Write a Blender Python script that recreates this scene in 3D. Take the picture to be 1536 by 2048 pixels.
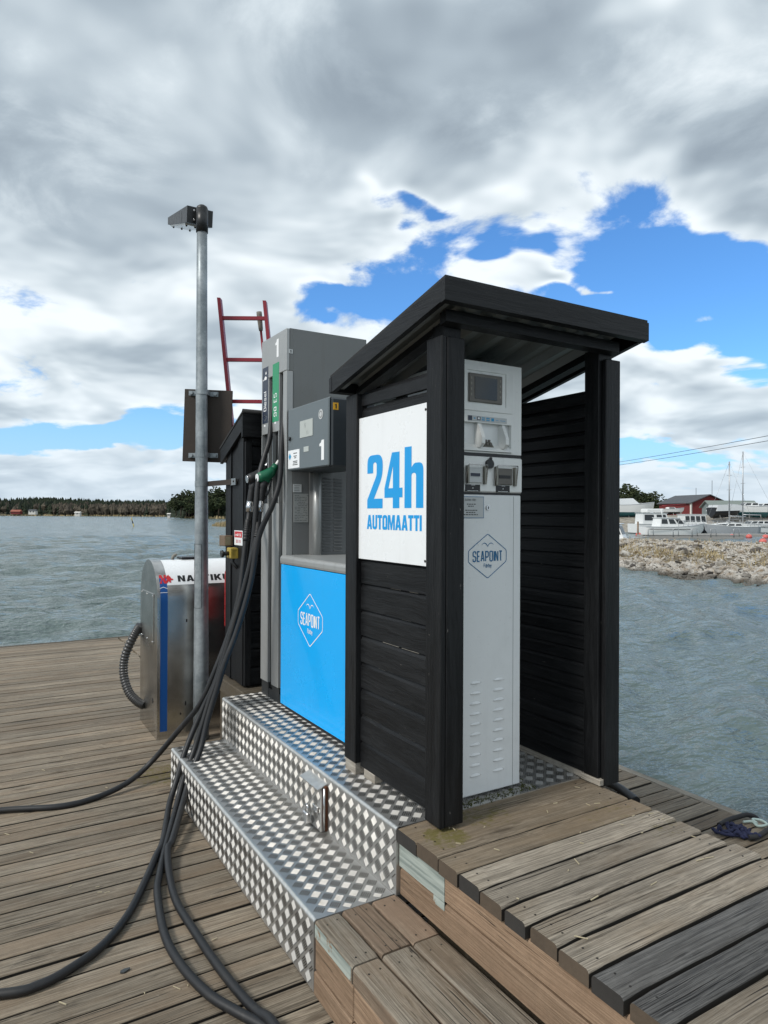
import bpy, bmesh, math, random
import numpy as np
from math import sin, cos, pi, radians, sqrt, atan2, floor
from mathutils import Vector, Matrix, Euler
random.seed(7); np.random.seed(7)
scene = bpy.context.scene
for o in list(bpy.data.objects): bpy.data.objects.remove(o)
COL = scene.collection

# ------------------------------------------------------------------ camera
YAW = radians(30.9)                     # the pumps' long axis (+Y) lies 30.9 deg left of the view axis
cam_d = bpy.data.cameras.new('camera'); cam = bpy.data.objects.new('camera', cam_d); COL.objects.link(cam)
cam_d.sensor_fit = 'VERTICAL'; cam_d.sensor_height = 36.0; cam_d.lens = 36.0*1365/2048
cam_d.clip_start = 0.05; cam_d.clip_end = 9000
fw = Vector((sin(YAW), cos(YAW), 0)); rt = Vector((cos(YAW), -sin(YAW), 0)); up = Vector((0, 0, 1))
pit = math.atan(5/1365.); roll = 0.0045
f2 = fw*cos(pit)+up*sin(pit); u2 = up*cos(pit)-fw*sin(pit)
r3 = rt*cos(roll)+u2*sin(roll); u3 = u2*cos(roll)-rt*sin(roll)
m = Matrix((r3, u3, -f2)).transposed().to_4x4(); m.translation = (0, 0, 1.6)
cam.matrix_world = m
scene.camera = cam

# ------------------------------------------------------------------ light
SUN_DIR = Vector((-0.78, -0.10, 0.72)).normalized()      # towards the sun: left of the jetty
sun_d = bpy.data.lights.new('sun', 'SUN'); sun = bpy.data.objects.new('sun', sun_d); COL.objects.link(sun)
sun_d.energy = 1.8; sun_d.angle = radians(12); sun_d.color = (1.0, 0.96, 0.9)
sun.rotation_euler = SUN_DIR.to_track_quat('Z', 'Y').to_euler()
sc_v = scene.view_settings
scene.display_settings.display_device = 'sRGB'
sc_v.view_transform = 'Standard'; sc_v.look = 'None'; sc_v.gamma = 1; sc_v.exposure = 0.55; sc_v.use_curve_mapping = False
scene.cycles.max_bounces = 5; scene.cycles.diffuse_bounces = 3; scene.cycles.glossy_bounces = 4
scene.cycles.use_denoising = True
scene.cycles.sample_clamp_indirect = 6

# ------------------------------------------------------------------ node helper
class NT:
    def __init__(s, tree): s.t = tree; s.n = tree.nodes; s.l = tree.links; s.n.clear()
    def add(s, typ, ins=None, **kw):
        nd = s.n.new(typ)
        for k, v in kw.items(): setattr(nd, k, v)
        if ins:
            for k, v in ins.items(): s.set(nd, k, v)
        return nd
    def set(s, nd, k, v):
        sock = nd.inputs[k]
        if isinstance(v, bpy.types.NodeSocket): s.l.new(v, sock)
        elif isinstance(v, bpy.types.Node): s.l.new(v.outputs[0], sock)
        else:
            if isinstance(v, (tuple, list)) and len(v) == 3 and sock.type == 'RGBA': v = (*v, 1)
            sock.default_value = v
    def math(s, op, a, b=None, c=None, clamp=False):
        nd = s.n.new('ShaderNodeMath'); nd.operation = op; nd.use_clamp = clamp
        for i, v in enumerate((a, b, c)):
            if v is not None: s.set(nd, i, v)
        return nd.outputs[0]
    def vmath(s, op, a, b=None, out=0, scale=None):
        nd = s.n.new('ShaderNodeVectorMath'); nd.operation = op
        s.set(nd, 0, a)
        if b is not None: s.set(nd, 1, b)
        if scale is not None: s.set(nd, 'Scale', scale)
        return nd.outputs[out]
    def mix(s, fac, a, b, blend='MIX'):
        nd = s.n.new('ShaderNodeMix'); nd.data_type = 'RGBA'; nd.blend_type = blend
        s.set(nd, 0, fac); s.set(nd, 6, a); s.set(nd, 7, b)
        return nd.outputs[2]
    def ramp(s, fac, stops, interp='LINEAR'):
        nd = s.n.new('ShaderNodeValToRGB'); e = nd.color_ramp; e.interpolation = interp
        while len(e.elements) < len(stops): e.elements.new(0.5)
        for el, (p, c) in zip(e.elements, stops):
            el.position = p; el.color = (*c, 1) if isinstance(c, (tuple, list)) else (c, c, c, 1)
        s.set(nd, 0, fac); return nd.outputs[0]
    def noise(s, vec, scale, detail=4, rough=0.55, dist=0, dim='3D'):
        nd = s.add('ShaderNodeTexNoise', {'Vector': vec, 'Scale': scale, 'Detail': detail, 'Roughness': rough, 'Distortion': dist}, noise_dimensions=dim)
        return nd.outputs[0]
    def smooth(s, x, lo, hi):
        nd = s.n.new('ShaderNodeMapRange'); nd.interpolation_type = 'SMOOTHSTEP'
        for k, v in (('Value', x), ('From Min', lo), ('From Max', hi), ('To Min', 0.), ('To Max', 1.)): s.set(nd, k, v)
        return nd.outputs[0]

# ------------------------------------------------------------------ sky
world = bpy.data.worlds.new('World'); scene.world = world; world.use_nodes = True
def build_sky():
    n = NT(world.node_tree)
    STR = 0.10
    sky = n.add('ShaderNodeTexSky', sky_type='NISHITA', sun_disc=False)
    sky.sun_elevation = math.asin(SUN_DIR.z); sky.sun_rotation = atan2(SUN_DIR.x, SUN_DIR.y)
    sky.air_density = 1.0; sky.dust_density = 0.4; sky.ozone_density = 2.2
    d = n.add('ShaderNodeTexCoord').outputs['Generated']
    sep = n.add('ShaderNodeSeparateXYZ', {0: d})
    z = n.math('MAXIMUM', sep.outputs[2], 0.0)
    inv = n.math('DIVIDE', 1.0, n.math('ADD', z, 0.24))
    p = n.vmath('SCALE', n.add('ShaderNodeCombineXYZ', {0: sep.outputs[0], 1: sep.outputs[1], 2: 0.0}), scale=inv)
    # rotate to the camera's heading for convenience of placing the weather: x = right, y = away
    rx = n.vmath('DOT_PRODUCT', p, (cos(YAW), -sin(YAW), 0), out=1); ry = n.vmath('DOT_PRODUCT', p, (sin(YAW), cos(YAW), 0), out=1)
    q = n.add('ShaderNodeCombineXYZ', {0: rx, 1: ry, 2: 0.0}).outputs[0]
    w2 = n.add('ShaderNodeTexNoise', {'Vector': q, 'Scale': 4.8, 'Detail': 2.0, 'Roughness': .6}).outputs[1]
    qb = n.vmath('ADD', q, n.vmath('SCALE', n.vmath('SUBTRACT', w2, (.5, .5, .5)), scale=0.46))
    sb_ = n.add('ShaderNodeSeparateXYZ', {0: qb})
    def blob(cx, cy, sx, sy):
        dx = n.math('DIVIDE', n.math('SUBTRACT', sb_.outputs[0], cx), sx); dy = n.math('DIVIDE', n.math('SUBTRACT', sb_.outputs[1], cy), sy)
        r2 = n.math('ADD', n.math('MULTIPLY', dx, dx), n.math('MULTIPLY', dy, dy))
        return n.math('POWER', 2.718, n.math('MULTIPLY', r2, -1.0))
    warp = n.add('ShaderNodeTexNoise', {'Vector': q, 'Scale': 1.8, 'Detail': 1.0}).outputs[1]
    qw = n.vmath('ADD', q, n.vmath('SCALE', n.vmath('SUBTRACT', warp, (.5, .5, .5)), scale=0.36))
    big = n.noise(n.vmath('ADD', qw, SKYOFF), 1.0, 2.0, 0.5)
    fine = n.noise(n.vmath('ADD', qw, (3.1, 8.2, 0)), 3.1, 7.0, 0.60)
    dens = n.math('ADD', n.math('MULTIPLY', n.math('SUBTRACT', big, .5), 0.75), n.math('MULTIPLY', n.math('SUBTRACT', fine, .5), 0.85))
    dens = n.math('ADD', dens, COVER)
    for (cx, cy, sx, sy, a) in SKYBLOBS:
        dens = n.math('ADD', dens, n.math('MULTIPLY', blob(cx, cy, sx, sy), a))
    # relief: compare the fine field with itself a little towards the light
    fine2 = n.noise(n.vmath('ADD', qw, (3.1-0.075, 8.2-0.10, 0)), 3.1, 3.0, 0.56)
    rel = n.math('SUBTRACT', fine, fine2)
    cover = n.smooth(dens, -.03, .10)
    thick = n.smooth(dens, 0.03, 0.40)
    body = n.noise(n.vmath('ADD', qw, (1.3, 4.9, 0)), 1.55, 3.0, 0.5)
    shade = n.math('ADD', n.math('SUBTRACT', .92, n.math('MULTIPLY', thick, 0.60)), n.math('ADD', n.math('MULTIPLY', rel, 1.9), n.math('MULTIPLY', n.math('SUBTRACT', body, .5), 1.2)), clamp=True)
    ccol = n.ramp(shade, [(0.0, (.228, .272, .312)), (0.30, (.312, .366, .408)), (0.60, (.468, .526, .562)), (.95, (.675, .722, .745))])
    ccol = n.vmath('SCALE', ccol, scale=10.0)
    # towards the horizon everything is seen through more air: paler, less contrast
    hz = n.smooth(sep.outputs[2], 0.20, 0.0)
    ccol = n.mix(n.math('MULTIPLY', hz, 0.62), ccol, (4.4, 5.2, 6.0))
    skyc = n.mix(1.0, sky.outputs[0], SKYTINT, 'MULTIPLY')
    skyc = n.mix(n.math('MULTIPLY', n.smooth(sep.outputs[2], 0.22, 0.0), .88), skyc, (3.2, 5.0, 6.8))
    col = n.mix(n.math('MULTIPLY', cover, 0.97), skyc, ccol)
    col = n.mix(n.math('LESS_THAN', sep.outputs[2], -.002), col, (1.6, 1.7, 1.6))
    bg = n.add('ShaderNodeBackground', {'Color': col, 'Strength': STR})
    out = n.add('ShaderNodeOutputWorld'); n.l.new(bg.outputs[0], out.inputs[0])
SKYOFF = (5.2, 1.7, 0); COVER = 0.20; SKYTINT = (.56, .96, 1.32)
SKYBLOBS = [(0.071, 1.358, 0.103, 0.059, -0.30), (0.231, 1.503, 0.11, 0.06, -0.24), (0.78, 1.64, 0.33, 0.20, -0.64), (1.25, 1.72, 0.45, 0.24, -0.58), (-0.089, 1.775, 0.177, 0.08, -0.36), (0.40, 1.66, 0.148, 0.050, 0.34), (-1.186, 2.638, 0.929, 0.167, -0.45), (1.116, 2.832, 0.644, 0.153, -0.4), (0.997, 2.315, 0.545, 0.206, 0.14), (-0.556, 1.192, 0.684, 0.346, 0.1), (0.597, 1.155, 0.307, 0.154, 0.3), (0.28, 1.03, 0.28, 0.14, 0.34)]
build_sky()
world.cycles.sampling_method = 'MANUAL'; world.cycles.sample_map_resolution = 1024

# ------------------------------------------------------------------ scene-graph helpers
BASE = {}
def base_of(o):
    while o is not None:
        if o.name in BASE: return BASE[o.name]
        o = o.parent
    return Vector((0, 0, 0))
def tag(o, label=None, cat=None, group=None, kind=None):
    if label: o['label'] = label
    if cat: o['category'] = cat
    if group: o['group'] = group
    if kind: o['kind'] = kind
    return o
def thing(name, label, cat, loc=(0, 0, 0), rz=0, group=None, local=False):
    o = bpy.data.objects.new(name, None); COL.objects.link(o); o.location = loc; o.rotation_euler = (0, 0, rz)
    o.empty_display_size = 0.1
    BASE[o.name] = Vector((0, 0, 0)) if local else Vector(loc)
    return tag(o, label, cat, group)
def link(name, me, mat, parent=None, loc=(0, 0, 0), rot=None):
    o = bpy.data.objects.new(name, me); COL.objects.link(o); o.parent = parent; o.location = loc
    if rot is not None: o.rotation_euler = rot
    if mat is not None and len(me.materials) == 0: me.materials.append(mat)
    return o
def new_mesh(name, v, f, mat=None, smooth=False):
    me = bpy.data.meshes.new(name); me.from_pydata([tuple(a) for a in v], [], [tuple(a) for a in f]); me.validate()
    if smooth: me.shade_smooth()
    if mat: me.materials.append(mat)
    return me

class B:
    """collects pieces of one part (coordinates in the world, or in the thing's own frame for local things)"""
    def __init__(s): s.v = []; s.f = []; s.sm = []
    def _f(s, faces, sm=False):
        s.f += faces; s.sm += [sm]*len(faces)
    def hull8(s, P):
        o = len(s.v); s.v += [tuple(p) for p in P]
        s._f([[o+i for i in q] for q in ((0, 3, 2, 1), (4, 5, 6, 7), (0, 1, 5, 4), (1, 2, 6, 5), (2, 3, 7, 6), (3, 0, 4, 7))]); return s
    def box(s, x0, x1, y0, y1, z0, z1, c=0.0, M=None):
        if c <= 0:
            P = [Vector(p) for p in ((x0, y0, z0), (x1, y0, z0), (x1, y1, z0), (x0, y1, z0), (x0, y0, z1), (x1, y0, z1), (x1, y1, z1), (x0, y1, z1))]
            if M is not None: P = [M @ p for p in P]
            return s.hull8(P)
        c = min(c, (x1-x0)*.45, (y1-y0)*.45, (z1-z0)*.45)
        o = len(s.v); idx = {}; X = (x0, x1); Y = (y0, y1); Z = (z0, z1)
        for i in (0, 1):
            for j in (0, 1):
                for k in (0, 1):
                    sx, sy, sz = (1-2*i)*c, (1-2*j)*c, (1-2*k)*c
                    for a in range(3):
                        p = Vector((X[i]+(sx if a != 0 else 0), Y[j]+(sy if a != 1 else 0), Z[k]+(sz if a != 2 else 0)))
                        if M is not None: p = M @ p
                        idx[i, j, k, a] = len(s.v); s.v.append(tuple(p))
        F = []
        def q(l, flip): F.append([idx[t] for t in (l[::-1] if flip else l)])
        for i in (0, 1): q([(i, 0, 0, 0), (i, 1, 0, 0), (i, 1, 1, 0), (i, 0, 1, 0)], i == 0)
        for j in (0, 1): q([(0, j, 0, 1), (0, j, 1, 1), (1, j, 1, 1), (1, j, 0, 1)], j == 0)
        for k in (0, 1): q([(0, 0, k, 2), (1, 0, k, 2), (1, 1, k, 2), (0, 1, k, 2)], k == 0)
        for i in (0, 1):
            for j in (0, 1): q([(i, j, 0, 0), (i, j, 1, 0), (i, j, 1, 1), (i, j, 0, 1)], (i+j) % 2 == 1)
        for i in (0, 1):
            for k in (0, 1): q([(i, 0, k, 0), (i, 1, k, 0), (i, 1, k, 2), (i, 0, k, 2)], (i+k) % 2 == 0)
        for j in (0, 1):
            for k in (0, 1): q([(0, j, k, 1), (1, j, k, 1), (1, j, k, 2), (0, j, k, 2)], (j+k) % 2 == 1)
        for i in (0, 1):
            for j in (0, 1):
                for k in (0, 1): q([(i, j, k, 0), (i, j, k, 1), (i, j, k, 2)], (i+j+k) % 2 == 1)
        s._f(F); return s
    def tube(s, pts, r, n=10, caps=True, sm=True):
        pts = [Vector(p) for p in pts]; N = len(pts); o = len(s.v)
        rs = r if isinstance(r, (list, tuple)) else [r]*N
        t0 = (pts[1]-pts[0]).normalized(); a = t0.orthogonal().normalized()
        for i, p in enumerate(pts):
            t = (pts[min(i+1, N-1)]-pts[max(i-1, 0)]).normalized()
            a = (a-t*a.dot(t)); a = a.normalized() if a.length > 1e-6 else t.orthogonal().normalized()
            b = t.cross(a)
            for k in range(n):
                w = 2*pi*k/n; s.v.append(tuple(p+(a*cos(w)+b*sin(w))*rs[i]))
        s._f([[o+i*n+k, o+i*n+(k+1) % n, o+(i+1)*n+(k+1) % n, o+(i+1)*n+k] for i in range(N-1) for k in range(n)], sm)
        if caps: s._f([[o+k for k in range(n)][::-1], [o+(N-1)*n+k for k in range(n)]])
        return s
    def prism(s, poly, fn, d0, d1):
        """poly: 2-D outline, fn(u, v, w) -> point, extruded from w=d0 to w=d1"""
        o = len(s.v); N = len(poly)
        s.v += [tuple(fn(u, v, d0)) for u, v in poly]+[tuple(fn(u, v, d1)) for u, v in poly]
        s._f([list(range(o, o+N))[::-1], list(range(o+N, o+2*N))]+[[o+i, o+(i+1) % N, o+N+(i+1) % N, o+N+i] for i in range(N)]); return s
    def face(s, pts):
        o = len(s.v); s.v += [tuple(p) for p in pts]; s._f([list(range(o, o+len(pts)))]); return s
    def ball(s, c, rx, ry=None, rz=None, n=10, m=6):
        ry = ry or rx; rz = rz or rx; o = len(s.v)
        for i in range(m+1):
            th = pi*i/m
            for k in range(n):
                w = 2*pi*k/n; s.v.append((c[0]+rx*sin(th)*cos(w), c[1]+ry*sin(th)*sin(w), c[2]+rz*cos(th)))
        s._f([[o+i*n+k, o+(i+1)*n+k, o+(i+1)*n+(k+1) % n, o+i*n+(k+1) % n] for i in range(m) for k in range(n)], True); return s
    def obj(s, name, mat, parent=None, shift=None):
        off = base_of(parent) if shift is None else Vector(shift)
        me = bpy.data.meshes.new(name)
        me.from_pydata([(a[0]-off.x, a[1]-off.y, a[2]-off.z) for a in s.v], [], s.f)
        if any(s.sm): me.polygons.foreach_set('use_smooth', s.sm)
        bm = bmesh.new(); bm.from_mesh(me)
        bmesh.ops.remove_doubles(bm, verts=bm.verts, dist=1e-6); bmesh.ops.recalc_face_normals(bm, faces=bm.faces); bm.to_mesh(me); bm.free()
        me.materials.append(mat)
        o = bpy.data.objects.new(name, me); COL.objects.link(o); o.parent = parent
        return o

# ------------------------------------------------------------------ lettering: a condensed stroke alphabet (flat print)
# each glyph: width, strokes; a point is (x 0..1, y 0..1[, r]) with r=1 for a rounded corner
GL = {
 '1': (.55, [[(.15, .78), (.62, 1), (.62, 0)]]), '2': (1, [[(0, .70), (0, 1, 1), (1, 1, 1), (1, .58, .6), (0, .10), (0, 0), (1, 0)]]),
 '4': (1, [[(1, .24), (0, .24), (.62, 1), (.72, 1), (.72, 0)]]), '5': (1, [[(1, 1), (0, 1), (0, .56), (1, .62, 1), (1, 0, 1), (0, 0, 1), (0, .2)]]),
 '8': (1, [[(0, .5), (0, 1, 1), (1, 1, 1), (1, .5), (0, .5)], [(0, .5), (0, 0, 1), (1, 0, 1), (1, .5)]]),
 '9': (1, [[(1, .55), (0, .45, 1), (0, 1, 1), (1, 1, 1), (1, 0, 1), (0, 0, 1), (0, .2)]]),
 'A': (1.05, [[(0, 0), (.42, 1), (.58, 1), (1, 0)], [(.2, .28), (.8, .28)]]), 'D': (1, [[(0, 0), (0, 1), (1, 1, 1), (1, 0, 1), (0, 0)]]),
 'E': (.85, [[(1, 1), (0, 1), (0, 0), (1, 0)], [(0, .52), (.85, .52)]]), 'F': (.85, [[(1, 1), (0, 1), (0, 0)], [(0, .52), (.85, .52)]]),
 'H': (1, [[(0, 0), (0, 1)], [(1, 0), (1, 1)], [(0, .5), (1, .5)]]), 'I': (.12, [[(.5, 0), (.5, 1)]]),
 'K': (1, [[(0, 0), (0, 1)], [(1, 1), (.1, .45)], [(.3, .58), (1, 0)]]), 'L': (.8, [[(0, 1), (0, 0), (1, 0)]]),
 'M': (1.3, [[(0, 0), (0, 1)], [(0, 1), (.5, .2)], [(.5, .2), (1, 1)], [(1, 1), (1, 0)]]), 'N': (1, [[(0, 0), (0, 1)], [(.04, 1), (.96, 0)], [(1, 0), (1, 1)]]),
 'O': (1, [[(.5, 1), (1, 1, 1), (1, 0, 1), (0, 0, 1), (0, 1, 1), (.5, 1)]]), 'P': (1, [[(0, 0), (0, 1), (1, 1, 1), (1, .42, 1), (0, .42)]]),
 'S': (1, [[(1, .74), (1, 1, 1), (0, 1, 1), (0, .52, .8), (1, .48, .8), (1, 0, 1), (0, 0, 1), (0, .26)]]),
 'T': (1, [[(0, 1), (1, 1)], [(.5, 1), (.5, 0)]]), 'U': (1, [[(0, 1), (0, 0, 1), (1, 0, 1), (1, 1)]]),
 'V': (1, [[(0, 1), (.5, 0), (1, 1)]]), 'Y': (1, [[(0, 1), (.5, .45), (1, 1)], [(.5, .45), (.5, 0)]]),
 'R': (1, [[(0, 0), (0, 1), (1, 1, 1), (1, .48, 1), (0, .48)], [(.5, .48), (1, 0)]]), 'B': (1, [[(0, .5), (0, 1), (.95, 1, 1), (.95, .5, 1), (0, .5)], [(0, .5), (0, 0), (1, 0, 1), (1, .5, 1), (0, .5)]]),
 'h': (.9, [[(0, 0), (0, 1)], [(0, .45), (0, .70, 1), (1, .70, 1), (1, 0)]]), 'i': (.12, [[(.5, 0), (.5, .7)], [(.5, .86), (.5, 1)]]),
 'e': (.85, [[(0, .36), (1, .36), (1, .7, 1), (0, .7, 1), (0, 0, 1), (.95, 0, 1), (.95, .12)]]), 'l': (.12, [[(.5, 0), (.5, 1)]]),
 's': (.8, [[(1, .55), (1, .7, 1), (0, .7, 1), (0, .36, .7), (1, .34, .7), (1, 0, 1), (0, 0, 1), (0, .15)]]),
 'o': (.85, [[(.5, .7), (1, .7, 1), (1, 0, 1), (0, 0, 1), (0, .7, 1), (.5, .7)]]), 'r': (.5, [[(0, 0), (0, .7)], [(0, .45), (0, .7, 1), (1, .7)]]),
 'b': (.85, [[(0, 1), (0, 0, .5), (1, 0, 1), (1, .7, 1), (0, .7, .5)]]), 'y': (.85, [[(0, .7), (.55, 0)], [(1, .7), (.35, -.28)]]),
 ' ': (.45, [])}
GL['Ä'] = (1.05, GL['A'][1]+[[(.25, 1.17), (.25, 1.30)], [(.75, 1.17), (.75, 1.30)]])
GL['Ö'] = (1.0, GL['O'][1]+[[(.25, 1.17), (.25, 1.30)], [(.75, 1.17), (.75, 1.30)]])
GL['ö'] = (.85, GL['o'][1]+[[(.25, .86), (.25, .98)], [(.75, .86), (.75, .98)]])
def round_path(pts, rad):
    out = []
    for i, p in enumerate(pts):
        r = p[2]*rad if len(p) > 2 else 0
        P = Vector((p[0], p[1]))
        if r and 0 < i < len(pts)-1:
            a = Vector(pts[i-1][:2])-P; b = Vector(pts[i+1][:2])-P
            k = min(r, a.length*.5, b.length*.5); A = P+a.normalized()*k; C = P+b.normalized()*k
            for j in range(6):
                t = j/5; out.append(A*(1-t)**2+P*2*t*(1-t)+C*t*t)
        else: out.append(P)
    return out
def ribbon(bb, path, th, fn, closed=False):
    P = [path[0]]
    for p in path[1:]:
        if (p-P[-1]).length > 1e-5: P.append(p)
    if closed and (P[0]-P[-1]).length < 1e-5: P.pop()
    n = len(P); L = []; R = []
    for i in range(n):
        if closed: a, b = P[i-1], P[(i+1) % n]
        else: a, b = P[max(i-1, 0)], P[min(i+1, n-1)]
        d1 = (P[i]-a).normalized() if (P[i]-a).length > 1e-7 else (b-P[i]).normalized()
        d2 = (b-P[i]).normalized() if (b-P[i]).length > 1e-7 else d1
        n1 = Vector((-d1.y, d1.x)); n2 = Vector((-d2.y, d2.x)); mt = (n1+n2)
        mt = mt.normalized() if mt.length > 1e-4 else n1
        k = th*.5/max(.38, mt.dot(n1))
        L.append(P[i]+mt*k); R.append(P[i]-mt*k)
    o = len(bb.v); bb.v += [tuple(fn(*q)) for q in L]+[tuple(fn(*q)) for q in R]
    bb._f([[o+i, o+(i+1) % n, o+n+(i+1) % n, o+n+i] for i in range(n if closed else n-1)])
def text(bb, s, fn, x, y, h, cw, th, gap, center=False, jit=0):
    """condensed lettering: h height, cw width of a normal glyph, th stroke"""
    tot = sum(GL[c][0]*cw+gap for c in s)-gap
    if center: x -= tot/2
    for c in s:
        w, st = GL[c]; w = w*cw
        iw = max(w-th, 1e-5); ih = h-th
        lv = 0
        for path in st:
            pp = round_path([(x+th/2+p[0]*iw, y+th/2+p[1]*ih, *p[2:]) for p in path], .42*cw)
            # every stroke lies a hair above the last, so crossing strokes never share a plane
            ribbon(bb, pp, th, (lambda u, v, lv=lv: fn(u, v, lv)), False); lv += 0.00035
        x += w+gap
    return tot

# heavy condensed capitals drawn as outlines (height 1)
BG = {
 '2': (.56, [[(0, .66), (0, 1, .26), (.56, 1, .26), (.56, .60, .16), (.25, .18), (.56, .18), (.56, 0), (0, 0), (0, .16), (.345, .62, .06), (.345, .86, .09), (.215, .86, .09), (.215, .66)]]),
 '4': (.60, [[(0, .19), (0, .36), (.25, 1), (.50, 1), (.50, .36), (.60, .36), (.60, .19), (.50, .19), (.50, 0), (.285, 0), (.285, .19)], [(.135, .36), (.285, .36), (.285, .76)]]),
 'h': (.57, [[(0, 0), (0, 1.06), (.215, 1.06), (.215, .70), (.30, .77, .05), (.57, .77, .17), (.57, 0), (.355, 0), (.355, .60, .06), (.215, .60, .06), (.215, 0)]]),
 'A': (.74, [[(0, 0), (.23, 1), (.51, 1), (.74, 0), (.49, 0), (.455, .18), (.285, .18), (.25, 0)], [(.315, .35), (.425, .35), (.37, .70)]]),
 'U': (.66, [[(0, 1), (0, 0, .28), (.66, 0, .28), (.66, 1), (.42, 1), (.42, .19, .08), (.24, .19, .08), (.24, 1)]]),
 'T': (.62, [[(0, 1), (0, .80), (.19, .80), (.19, 0), (.43, 0), (.43, .80), (.62, .80), (.62, 1)]]),
 'O': (.66, [[(.33, 0), (.66, 0, .28), (.66, 1, .28), (0, 1, .28), (0, 0, .28)], [(.24, .19, .08), (.42, .19, .08), (.42, .81, .08), (.24, .81, .08)]]),
 'M': (.92, [[(0, 0), (0, 1), (.31, 1), (.46, .40), (.61, 1), (.92, 1), (.92, 0), (.70, 0), (.70, .62), (.54, 0), (.38, 0), (.22, .62), (.22, 0)]]),
 'I': (.24, [[(0, 0), (0, 1), (.24, 1), (.24, 0)]]),
 'N': (.70, [[(0, 0), (0, 1), (.25, 1), (.47, .45), (.47, 1), (.70, 1), (.70, 0), (.45, 0), (.23, .55), (.23, 0)]]),
 'K': (.74, [[(0, 0), (0, 1), (.24, 1), (.24, .60), (.45, 1), (.72, 1), (.45, .54), (.74, 0), (.47, 0), (.29, .36), (.24, .28), (.24, 0)]]),
 'L': (.55, [[(0, 0), (0, 1), (.24, 1), (.24, .2), (.55, .2), (.55, 0)]]),
 '1': (.42, [[(.17, 0), (.17, .70), (0, .70), (0, .82), (.13, .86, .05), (.20, 1), (.42, 1), (.42, 0)]])}
from mathutils.geometry import tessellate_polygon
def big_text(bb, s, fn, x, y, h, sx=1., gap=.06):
    for c in s:
        w, loops = BG[c]; polys = []
        for lp in loops:
            n = len(lp); ext = [lp[-1]]+lp+[lp[0]]; out = []
            for i in range(1, n+1):
                p = lp[i-1]; r = p[2] if len(p) > 2 else 0; P = Vector(p[:2])
                if r:
                    a = Vector(ext[i-1][:2])-P; b = Vector(ext[i+1][:2])-P; k = min(r, a.length*.5, b.length*.5); A = P+a.normalized()*k; C = P+b.normalized()*k
                    out += [A*(1-t)**2+P*2*t*(1-t)+C*t*t for t in (0, .2, .4, .6, .8, 1)]
                else: out.append(P)
            polys.append([Vector((q.x, q.y, 0)) for q in out])
        flat = [q for pl in polys for q in pl]; o = len(bb.v)
        bb.v += [tuple(fn(x+q.x*h*sx, y+q.y*h)) for q in flat]
        bb._f([[o+i for i in t] for t in tessellate_polygon(polys)])
        x += (w+gap)*h*sx
def planeX(X, sgn=-1):
    """print on a face of constant X seen from -X: u runs towards -Y"""
    return lambda u, v, l=0: (X+sgn*l, -u, v)
def planeY(Y):
    return lambda u, v, l=0: (u, Y-l, v)

# ------------------------------------------------------------------ materials
MATS = {}
def mat(name):
    m = bpy.data.materials.new(name); m.use_nodes = True; MATS[name] = m
    return m, NT(m.node_tree)
def finish(n, **ins):
    b = n.add('ShaderNodeBsdfPrincipled', ins); o = n.add('ShaderNodeOutputMaterial'); n.l.new(b.outputs[0], o.inputs[0]); return b
def objvec(n, scale=(1, 1, 1), rnd=True):
    v = n.add('ShaderNodeTexCoord').outputs['Object']
    if rnd:
        r = n.add('ShaderNodeObjectInfo').outputs['Random']
        v = n.vmath('ADD', v, n.vmath('SCALE', (13.7, 7.3, 29.1), scale=n.math('MULTIPLY', r, 9.0)))
    return n.vmath('MULTIPLY', v, scale), v
def simple(name, col, rough=.5, metal=0., var=.12, scale=18., bump=0., spec=.5, coat=0., rvar=.12, trans=0, dirt=0.):
    m, n = mat(name); sv, v = objvec(n)
    nz = n.noise(v, scale, 5, .6); n2 = n.noise(v, scale*.13, 3, .5)
    k = n.math('ADD', n.math('MULTIPLY', n.math('ADD', n.math('MULTIPLY', nz, .5), n.math('MULTIPLY', n2, .5)), 2*var), 1-var)
    c = n.vmath('SCALE', tuple(col), scale=k)
    if dirt:
        sk = n.noise(n.vmath('MULTIPLY', v, (26, 26, 1.6)), 1.0, 4, .6); bl = n.noise(v, 3.2, 4, .65)
        c = n.mix(n.math('MULTIPLY', n.math('ADD', n.math('MULTIPLY', n.smooth(sk, .52, .78), .6), n.math('MULTIPLY', n.smooth(bl, .50, .75), .6)), dirt), c, (.10, .088, .065))
        c = n.mix(n.math('MULTIPLY', n.smooth(n.noise(v, 110., 2), .69, .74), dirt), c, (.07, .06, .045))
    kw = {'Base Color': c, 'Roughness': n.math('ADD', n.math('MULTIPLY', nz, 2*rvar), rough-rvar), 'Metallic': metal, 'Specular IOR Level': spec}
    if coat: kw['Coat Weight'] = coat
    if trans: kw['Transmission Weight'] = trans
    if bump:
        kw['Normal'] = n.add('ShaderNodeBump', {'Height': nz, 'Strength': bump, 'Distance': .004}).outputs[0]
    finish(n, **kw); return m
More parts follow.
